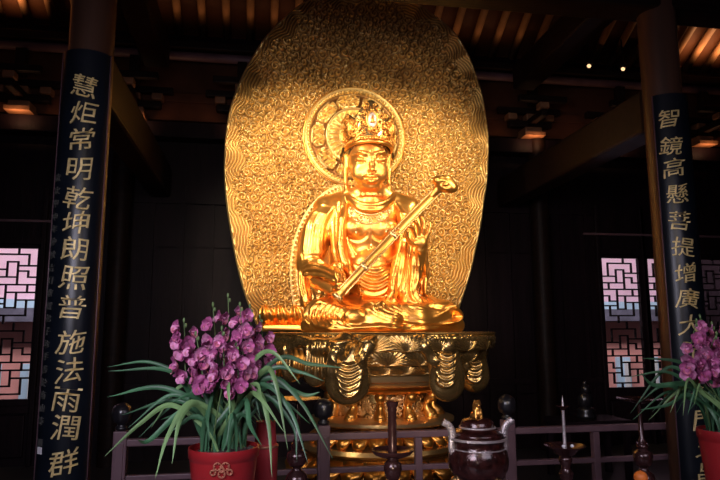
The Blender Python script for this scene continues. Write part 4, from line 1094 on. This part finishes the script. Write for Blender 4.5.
# footed bowl with oranges at the lower right
q = P(641, 480, 3.02); t = thing('footed_bowl', (q.x, 3.02, TZ), 'small dark footed bowl of oranges in front of the right altar stand', 'bowl')
zo = P(641, 480, 3.02).z-.062
mb = MB(); mb.lathe((q.x, 3.02, 0), [(.05, TZ), (.05, TZ+.01), (.018, TZ+.03), (.018, zo-.05), (.05, zo-.035), (.085, zo-.005), (.082, zo-.003), (.045, zo-.028)], 28); part(mb, 'bowl', M['bronze'], t, auto=50)
ors = []
for k, (dx, dy, dz) in enumerate(((0, -.0, .035+.028), (-.037, .02, 0), (.037, .02, 0), (0, -.043, 0))):
    mb = MB(); mb.ball((q.x+dx, 3.02+dy, zo+dz+.012), (.034, .034, .032), 20, 14); mb.ball((q.x+dx, 3.02+dy, zo+dz+.044), (.004, .004, .003), 6, 4)
    o = mb.build('orange', M['orange']); tag(o, ('bright orange on top of the small pile in the footed bowl' if k == 0 else 'orange in the lower layer of the small pile in the footed bowl'), 'fruit', None if k == 0 else 'lower oranges in the footed bowl')
# ------------------------------------------------------------------ orchids
rr = random.Random(21)
def petal_fn(L, W, cup, curl):
    def fn(u, v):
        w = W*math.sin(PI*(.14+.86*v)**1.1)**.6 if v < 1 else 0
        x = (u-.5)*2*w; return Vector((x, -cup*math.sin(v*PI*.55) + .35*W*(2*u-1)**2*(-1) - curl*v*v, L*v))
    return fn
def bloom_mesh(seed):
    r = random.Random(seed); bmL = bpy.data.meshes.new('blossom'); V = []; Fc = []; mi = []
    def addg(fn, nu, nv, Mx, mt):
        n = len(V)
        for i in range(nu):
            for j in range(nv): V.append(tuple(Mx @ fn(i/(nu-1), j/(nv-1))))
        for i in range(nu-1):
            for j in range(nv-1): Fc.append((n+i*nv+j, n+(i+1)*nv+j, n+(i+1)*nv+j+1, n+i*nv+j+1)); mi.append(mt)
    pal = r.choice([0, 0, 1])
    for k, (a, L, W) in enumerate(((0, .038, .0205), (72, .036, .020), (144, .038, .020), (216, .038, .020), (288, .036, .020))):
        a += r.uniform(-7, 7); cup = r.uniform(.008, .022)
        Mx = Matrix.Rotation(R(a), 3, 'Y') @ Matrix.Rotation(R(r.uniform(-5, 18)), 3, 'X')
        addg(petal_fn(L*r.uniform(.9, 1.08), W, cup, r.uniform(-.012, .006)), 6, 7, Mx, pal if k % 2 == 0 else r.choice([0, 1]))
    def lipf(u, v): th = (u-.5)*PI*1.1; rr_ = .010+.007*v; return Vector((math.sin(th)*rr_, -.006-.024*v, -.004-math.cos(th)*rr_ - .006*v*v))
    addg(lipf, 9, 5, Matrix.Identity(3), 2)
    def col_(u, v): th = u*2*PI; return Vector((math.cos(th)*.005*(1-.4*v), -.004-.020*v, .004+math.sin(th)*.005*(1-.4*v)))
    addg(col_, 9, 4, Matrix.Identity(3), 1)
    bmL.from_pydata(V, [], Fc); bmL.materials.append(M['petal']); bmL.materials.append(M['petal2']); bmL.materials.append(M['lip']); bmL.shade_smooth()
    bmL.polygons.foreach_set('material_index', mi); bmL.update(); return bmL
BLO = [bloom_mesh(i) for i in range(8)]
BUD = None
def leaf_geo(mb, pts, w, r):
    """strap leaf along a curve, creased in the middle"""
    q = [Vector(p) for p in bez(pts, 9)]; n = len(q); vs = []; tw = r.uniform(-.6, .6); side0 = None
    for i, p in enumerate(q):
        t = (q[min(i+1, n-1)]-q[max(i-1, 0)]).normalized(); v = i/(n-1)
        sd = t.cross(Vector((math.sin(tw), -math.cos(tw), .15)))
        sd = sd.normalized() if sd.length > 1e-4 else side0
        if side0 is not None and sd.dot(side0) < 0: sd = -sd
        side0 = sd; nm = t.cross(sd)
        ww = w*min(1, .45+v*2.2)*(1-max(0, (v-.55)/.45)**1.8)+.0004
        vs += [p-sd*ww + nm*ww*.35, p-sd*ww*.5+nm*ww*.12, p, p+sd*ww*.5+nm*ww*.12, p+sd*ww+nm*ww*.35]
    fs = [(i*5+j, i*5+j+1, (i+1)*5+j+1, (i+1)*5+j) for i in range(n-1) for j in range(4)]
    mb.add(vs, fs)
def orchid(cx, cy, zrim, prad, Yp, leaves, spikes, label, fill, potlabel, seed):
    r = random.Random(seed); X = P(cx, cy, Yp).x
    t = thing('potted_orchid', (X, Yp, TZ), label, 'potted plant')
    H = zrim-TZ; mb = MB()
    mb.lathe((X, Yp, TZ), [(prad*.70, 0), (prad*.72, .01), (prad*.93, H*.84), (prad*.94, H*.87), (prad*.97, H*.88), (prad*.99, H*.97), (prad*.98, H), (prad*.94, H), (prad*.92, H*.93), (prad*.5, H*.92)], 56)
    pot = part(mb, 'pot', M['redpot'], t, auto=50); bpy.context.view_layer.update()
    mb = MB()                                       # raised floral emblem on the front of the pot
    def pp(a, z): rad = prad*(.70+.25*min(1, z/(H*.8)))+.003; return Vector((X+math.sin(a)*rad, Yp-math.cos(a)*rad, TZ+z))
    for (a, zz_, s) in ((-.12, H*.84, .017), (.10, H*.84, .017), (-.24, H*.77, .013), (.22, H*.77, .013), (0, H*.75, .016), (-.09, H*.64, .014), (.09, H*.64, .014), (0, H*.80, .012), (.0, H*.55, .013)):
        for k in range(6): b = k*PI/3; mb.ball(pp(a+s*.8*math.cos(b)/prad, zz_+s*.8*math.sin(b)), .0045, 6, 4)
        mb.torus(pp(a, zz_), s, .0022, n=14, m=5)
    part(mb, 'pot_emblem', M['potgold'], pot)
    mb = MB(); mb.tube([pp(-.9+1.8*k/24, H*.50) for k in range(25)], .002, 5); part(mb, 'pot_line', M['potgold'], pot)
    mb = MB(); mb.lathe((X, Yp, TZ), [(prad*.92, H*.90), (prad*.6, H*.955), (.01, H*.97)], 30); 
    for k in range(60): a = r.uniform(0, 6.28); d = prad*r.uniform(0, .85); mb.ball((X+d*math.cos(a), Yp+d*math.sin(a), TZ+H*.955), (.014, .012, .009), 6, 4)
    part(mb, 'soil', M['soil'], t)
    mbs = {'leaf': MB(), 'leaflight': MB()}
    root = lambda: Vector((X+r.uniform(-.6, .6)*prad, Yp+r.uniform(-.5, .5)*prad, zrim-.02))
    for pts, dY, light in leaves:
        b = root(); q = [b, b+Vector((0, 0, .05))*1.0]
        for k, (x, y) in enumerate(pts): q.append(P(x, y, Yp+dY*(k+1)/len(pts)))
        q[1] = b + (q[2]-b)*.25 + Vector((0, 0, .05))
        leaf_geo(mbs['leaflight' if light else 'leaf'], q, r.uniform(.0095, .0135), r)
    for k in range(fill):
        b = root(); a = r.uniform(0, 2*PI); L = r.uniform(.25, .52); hgt = r.uniform(.16, .34); dv = Vector((math.cos(a), math.sin(a)*.55, 0)); out = r.uniform(.35, 1.0)
        q = [b, b+dv*L*.12*out+Vector((0, 0, hgt*.65)), b+dv*L*.5*out+Vector((0, 0, hgt)), b+dv*L*out+Vector((0, 0, hgt*(1-out*.75)))]
        leaf_geo(mbs['leaflight' if r.random() < .15 else 'leaf'], q, r.uniform(.007, .012), r)
    part(mbs['leaf'], 'foliage', M['leaf'], t); part(mbs['leaflight'], 'young_foliage', M['leaflight'], t)
    for (pts, n, dY) in spikes:
        b = root(); top_ = [P(x, y, Yp+dY) for x, y in pts]
        q = [b, (b+top_[0])/2+Vector((0, 0, .03))] + top_
        mb = MB(); cur = [Vector(p) for p in bez(q, 8)]; mb.tube(cur, [.0045*(1-.6*i/(len(cur)-1)) for i in range(len(cur))], 6)
        sp = part(mb, 'flower_spike', M['stem'], t); bpy.context.view_layer.update()
        seg = [Vector(p) for p in bez(top_, 12)]
        mb = MB()
        e = seg[-1]-seg[-2]; e.normalize(); mb.ball(seg[-1]+e*.008, (.006, .006, .013), 8, 6); mb.ball(seg[-1]-e*.016+Vector((.008, 0, 0)), (.006, .006, .011), 8, 6)
        part(mb, 'bud', M['stem'], sp)
        for k in range(n):
            u = (k+.5)/n*(len(seg)-3); p = seg[int(u)]
            a = -PI/2 + (1 if k % 2 else -1)*r.uniform(.25, 1.25); o2 = Vector((math.cos(a), math.sin(a), 0))*r.uniform(.022, .04)
            s_ = r.uniform(1.05, 1.4)*(1-.25*u/len(seg))
            ob = bpy.data.objects.new('blossom', BLO[r.randrange(8)]); COL.objects.link(ob)
            ob.parent = sp
            ob.location = p+o2+Vector((0, 0, r.uniform(-.01, .01)))-worldpos(sp)
            ob.rotation_euler = (R(r.uniform(-10, 22)), R(r.uniform(-20, 20)), a+PI/2+r.uniform(-.3, .3)); ob.scale = (s_, s_, s_)
    return t
YP = 3.12
LL = [([(172, 372), (108, 371)], -.1, 0), ([(165, 388), (107, 397)], .1, 0), ([(176, 400), (122, 415)], .1, 0), ([(172, 405), (140, 424), (104, 457)], -.25, 1), ([(192, 402), (168, 435), (155, 479)], -.3, 1),
      ([(185, 410), (150, 440), (137, 440)], -.2, 0), ([(196, 404), (180, 420), (172, 464)], -.3, 1), ([(200, 400), (190, 380), (150, 362), (107, 367)], .15, 0),
      ([(256, 392), (268, 420), (272, 477)], -.3, 1), ([(262, 385), (290, 410), (308, 463)], -.3, 0), ([(270, 370), (300, 372), (324, 381)], -.1, 0), ([(270, 385), (305, 395), (320, 392)], -.05, 0),
      ([(268, 378), (300, 400), (333, 459)], -.15, 0), ([(262, 372), (275, 380), (288, 450)], -.25, 1), ([(250, 395), (262, 400), (284, 432)], -.3, 1), ([(215, 390), (214, 362)], -.05, 1),
      ([(232, 400), (228, 384), (230, 415)], -.25, 1), ([(240, 395), (256, 384), (262, 398)], -.2, 1), ([(205, 405), (190, 395), (172, 402)], -.15, 0), ([(276, 360), (310, 364), (345, 368)], .0, 0),
      ([(250, 365), (272, 352), (300, 384)], -.2, 1), ([(262, 395), (292, 425), (297, 462)], -.15, 0), ([(200, 390), (178, 412), (160, 420)], .1, 0), ([(245, 400), (250, 425), (262, 446)], -.3, 0)]
SP = [([(187, 378), (185, 345), (184, 322)], 11, -.02), ([(206, 388), (201, 362), (196, 335)], 10, -.08), ([(216, 385), (216, 350), (213, 306)], 12, .02), ([(234, 392), (230, 350), (228, 297)], 12, .06),
      ([(240, 392), (243, 350), (240, 306)], 12, -.06), ([(250, 385), (252, 350), (250, 308)], 11, .03), ([(262, 378), (264, 352), (260, 318)], 9, .08), ([(222, 388), (224, 362), (222, 330)], 9, -.12), ([(238, 394), (238, 372), (236, 345)], 7, -.12)]
orchid(224, 447, P(224, 446, YP).z, .168, YP, LL, SP, 'red pot of pink-purple orchids with long arching leaves, left of the statue', 34, '', 5)
YP2 = 3.05
LR = [([(690, 385), (655, 385), (640, 372)], -.1, 0), ([(695, 390), (668, 372), (628, 377)], .1, 0), ([(692, 398), (665, 385), (640, 402)], .1, 0), ([(700, 390), (688, 380), (683, 416)], -.3, 1), ([(704, 392), (700, 385), (694, 405)], -.25, 1),
      ([(700, 380), (680, 362), (640, 358)], .15, 0), ([(694, 400), (675, 392), (652, 412)], .1, 0), ([(735, 380), (765, 380), (790, 420)], -.1, 0), ([(730, 390), (755, 400), (770, 440)], -.2, 1), ([(740, 370), (780, 360), (810, 380)], 0, 0), ([(690, 395), (668, 405), (640, 410)], .0, 0)]
SR = [([(692, 378), (690, 352), (696, 322)], 10, -.1), ([(702, 380), (702, 350), (700, 318)], 11, -.02), ([(712, 380), (716, 350), (712, 325)], 10, .0), ([(704, 375), (708, 355), (716, 335)], 9, -.12), ([(730, 380), (736, 350), (738, 310)], 11, .03), ([(745, 380), (756, 355), (760, 325)], 9, .03)]
orchid(727, 430, P(727, 429, YP2).z, .150, YP2, LR, SR, 'red pot of pink-purple orchids at the right edge, overlapping the right couplet board', 26, '', 9)
# red container behind the left pot
q = P(266, 421, 3.46); t = thing('red_vase', (q.x, 3.46, TZ), 'plain bright red container standing behind the left orchid pot', 'vase')
mb = MB(); mb.lathe((q.x, 3.46, 0), [(.055, TZ), (.06, TZ+.01), (.066, q.z-.14), (.066, q.z-.12), (.058, q.z-.115), (.050, q.z-.01), (.050, q.z), (.044, q.z), (.044, q.z-.02)], 32); part(mb, 'vessel', M['redvase'], t, auto=40)
mb = MB(); mb.lathe((q.x, 3.46, 0), [(.067, q.z-.135), (.069, q.z-.128), (.067, q.z-.12)], 32); part(mb, 'rim_band', M['potgold'], t)
# ------------------------------------------------------------------ light
def area(loc, tgt, sx, sy, e, col, spread=180):
    d = bpy.data.lights.new('lamp', 'AREA'); d.shape = 'RECTANGLE'; d.size = sx; d.size_y = sy; d.energy = e; d.color = col
    o = bpy.data.objects.new('lamp', d); COL.objects.link(o); o.location = loc; o.rotation_euler = (Vector(tgt)-Vector(loc)).to_track_quat('-Z', 'Y').to_euler(); d.spread = R(spread); return o
def spot(loc, tgt, e, col, ang, blend=.6, r=.12):
    d = bpy.data.lights.new('spot', 'SPOT'); d.energy = e; d.color = col; d.spot_size = R(ang); d.spot_blend = blend; d.shadow_soft_size = r
    o = bpy.data.objects.new('spot', d); COL.objects.link(o); o.location = loc; o.rotation_euler = (Vector(tgt)-Vector(loc)).to_track_quat('-Z', 'Y').to_euler(); return o
W = bpy.data.worlds.new('world'); SC.world = W; W.use_nodes = True; W.node_tree.nodes['Background'].inputs[0].default_value = (.30, .20, .26, 1); W.node_tree.nodes['Background'].inputs[1].default_value = .05
WARM = (1, .78, .50)
spot((-1.9, 2.6, 3.1), (-.2, 6.8, 3.1), 150, WARM, 38, .6, .25)      # statue and mandorla, from the left
spot((1.2, 2.2, 3.3), (.1, 6.8, 3.0), 110, WARM, 36, .6, .25)
spot((-.6, 3.0, 4.3), (-.1, 6.8, 3.2), 230, (1, .82, .58), 44, .7, .2)
spot((-1.5, 4.9, 4.5), (-.4, 6.85, 2.9), 210, (1, .82, .56), 75, .8, .1)
spot((1.5, 4.9, 4.5), (.4, 6.85, 2.9), 190, (1, .82, .56), 75, .8, .1)
spot((-1.9, 5.3, 2.2), (-.9, 6.9, 2.2), 35, (1, .80, .5), 70, .8, .1)
spot((-.9, 1.2, 1.25), (.1, 5.3, 1.35), 150, (1, .80, .58), 26, .7, .15)   # low fill added from the front to brighten the pedestal
area((-1.7, 4.4, 3.2), (0, 6.3, 2.3), .5, 1.6, 11, WARM, 80)              # long soft strips that give the gold its highlights
area((1.6, 4.3, 3.0), (.2, 6.3, 2.3), .4, 1.4, 8, WARM, 80)
area((-.6, 1.0, 2.9), (.1, 6.3, 2.2), 2.2, 1.2, 9, (1, .80, .55), 60)  # unseen warm fill added in front, for the gold to reflect
area((-2.3, .5, 2.5), (-.9, 3.8, .7), 1.6, 1.2, 36, (.86, .82, 1.0), 120)
area((1.0, .3, 2.7), (.8, 3.8, .7), 2.0, 1.0, 12, (.90, .82, 1.0), 120)      # daylight of the entrance behind the visitor
for i in range(5): area((-6.9+i*.0, YB-.55, zr-.35), (-6.0, 7.6, zr+.9), .1, .1, 0, WARM) if False else None
def strip_(x0, x1, e): 
    o = area(((x0+x1)/2, YB-.47, zr+.02), ((x0+x1)/2, YB-.75, zr+1.2), x1-x0, .06, e, (1, .55, .25)); return o
strip_(-7.2, -4.0, 16); strip_(5.2, 7.2, 14); strip_(-2.6, 2.6, 1.4)
for i in range(9):
    x = -5.44+i*1.36; area((x, YB-.42, zl-.02-.10), (x, YB-.15, zl+.25), .2, .05, .9, (1, .5, .25))
spot((2.0, 5.0, 2.0), (2.33, 5.25, ztb), 45, (.45, .6, 1), 40, .8, .05)  # cool spot added for the bluish light under the tie beam
# courtyard daylight
area((0, YB+.55, 4.3), (0, 11.8, 1.6), 16, .8, 420, (1, .93, .97))
SC.view_settings.view_transform = 'Standard'; SC.view_settings.look = 'None'; SC.view_settings.exposure = 0; SC.view_settings.gamma = 1
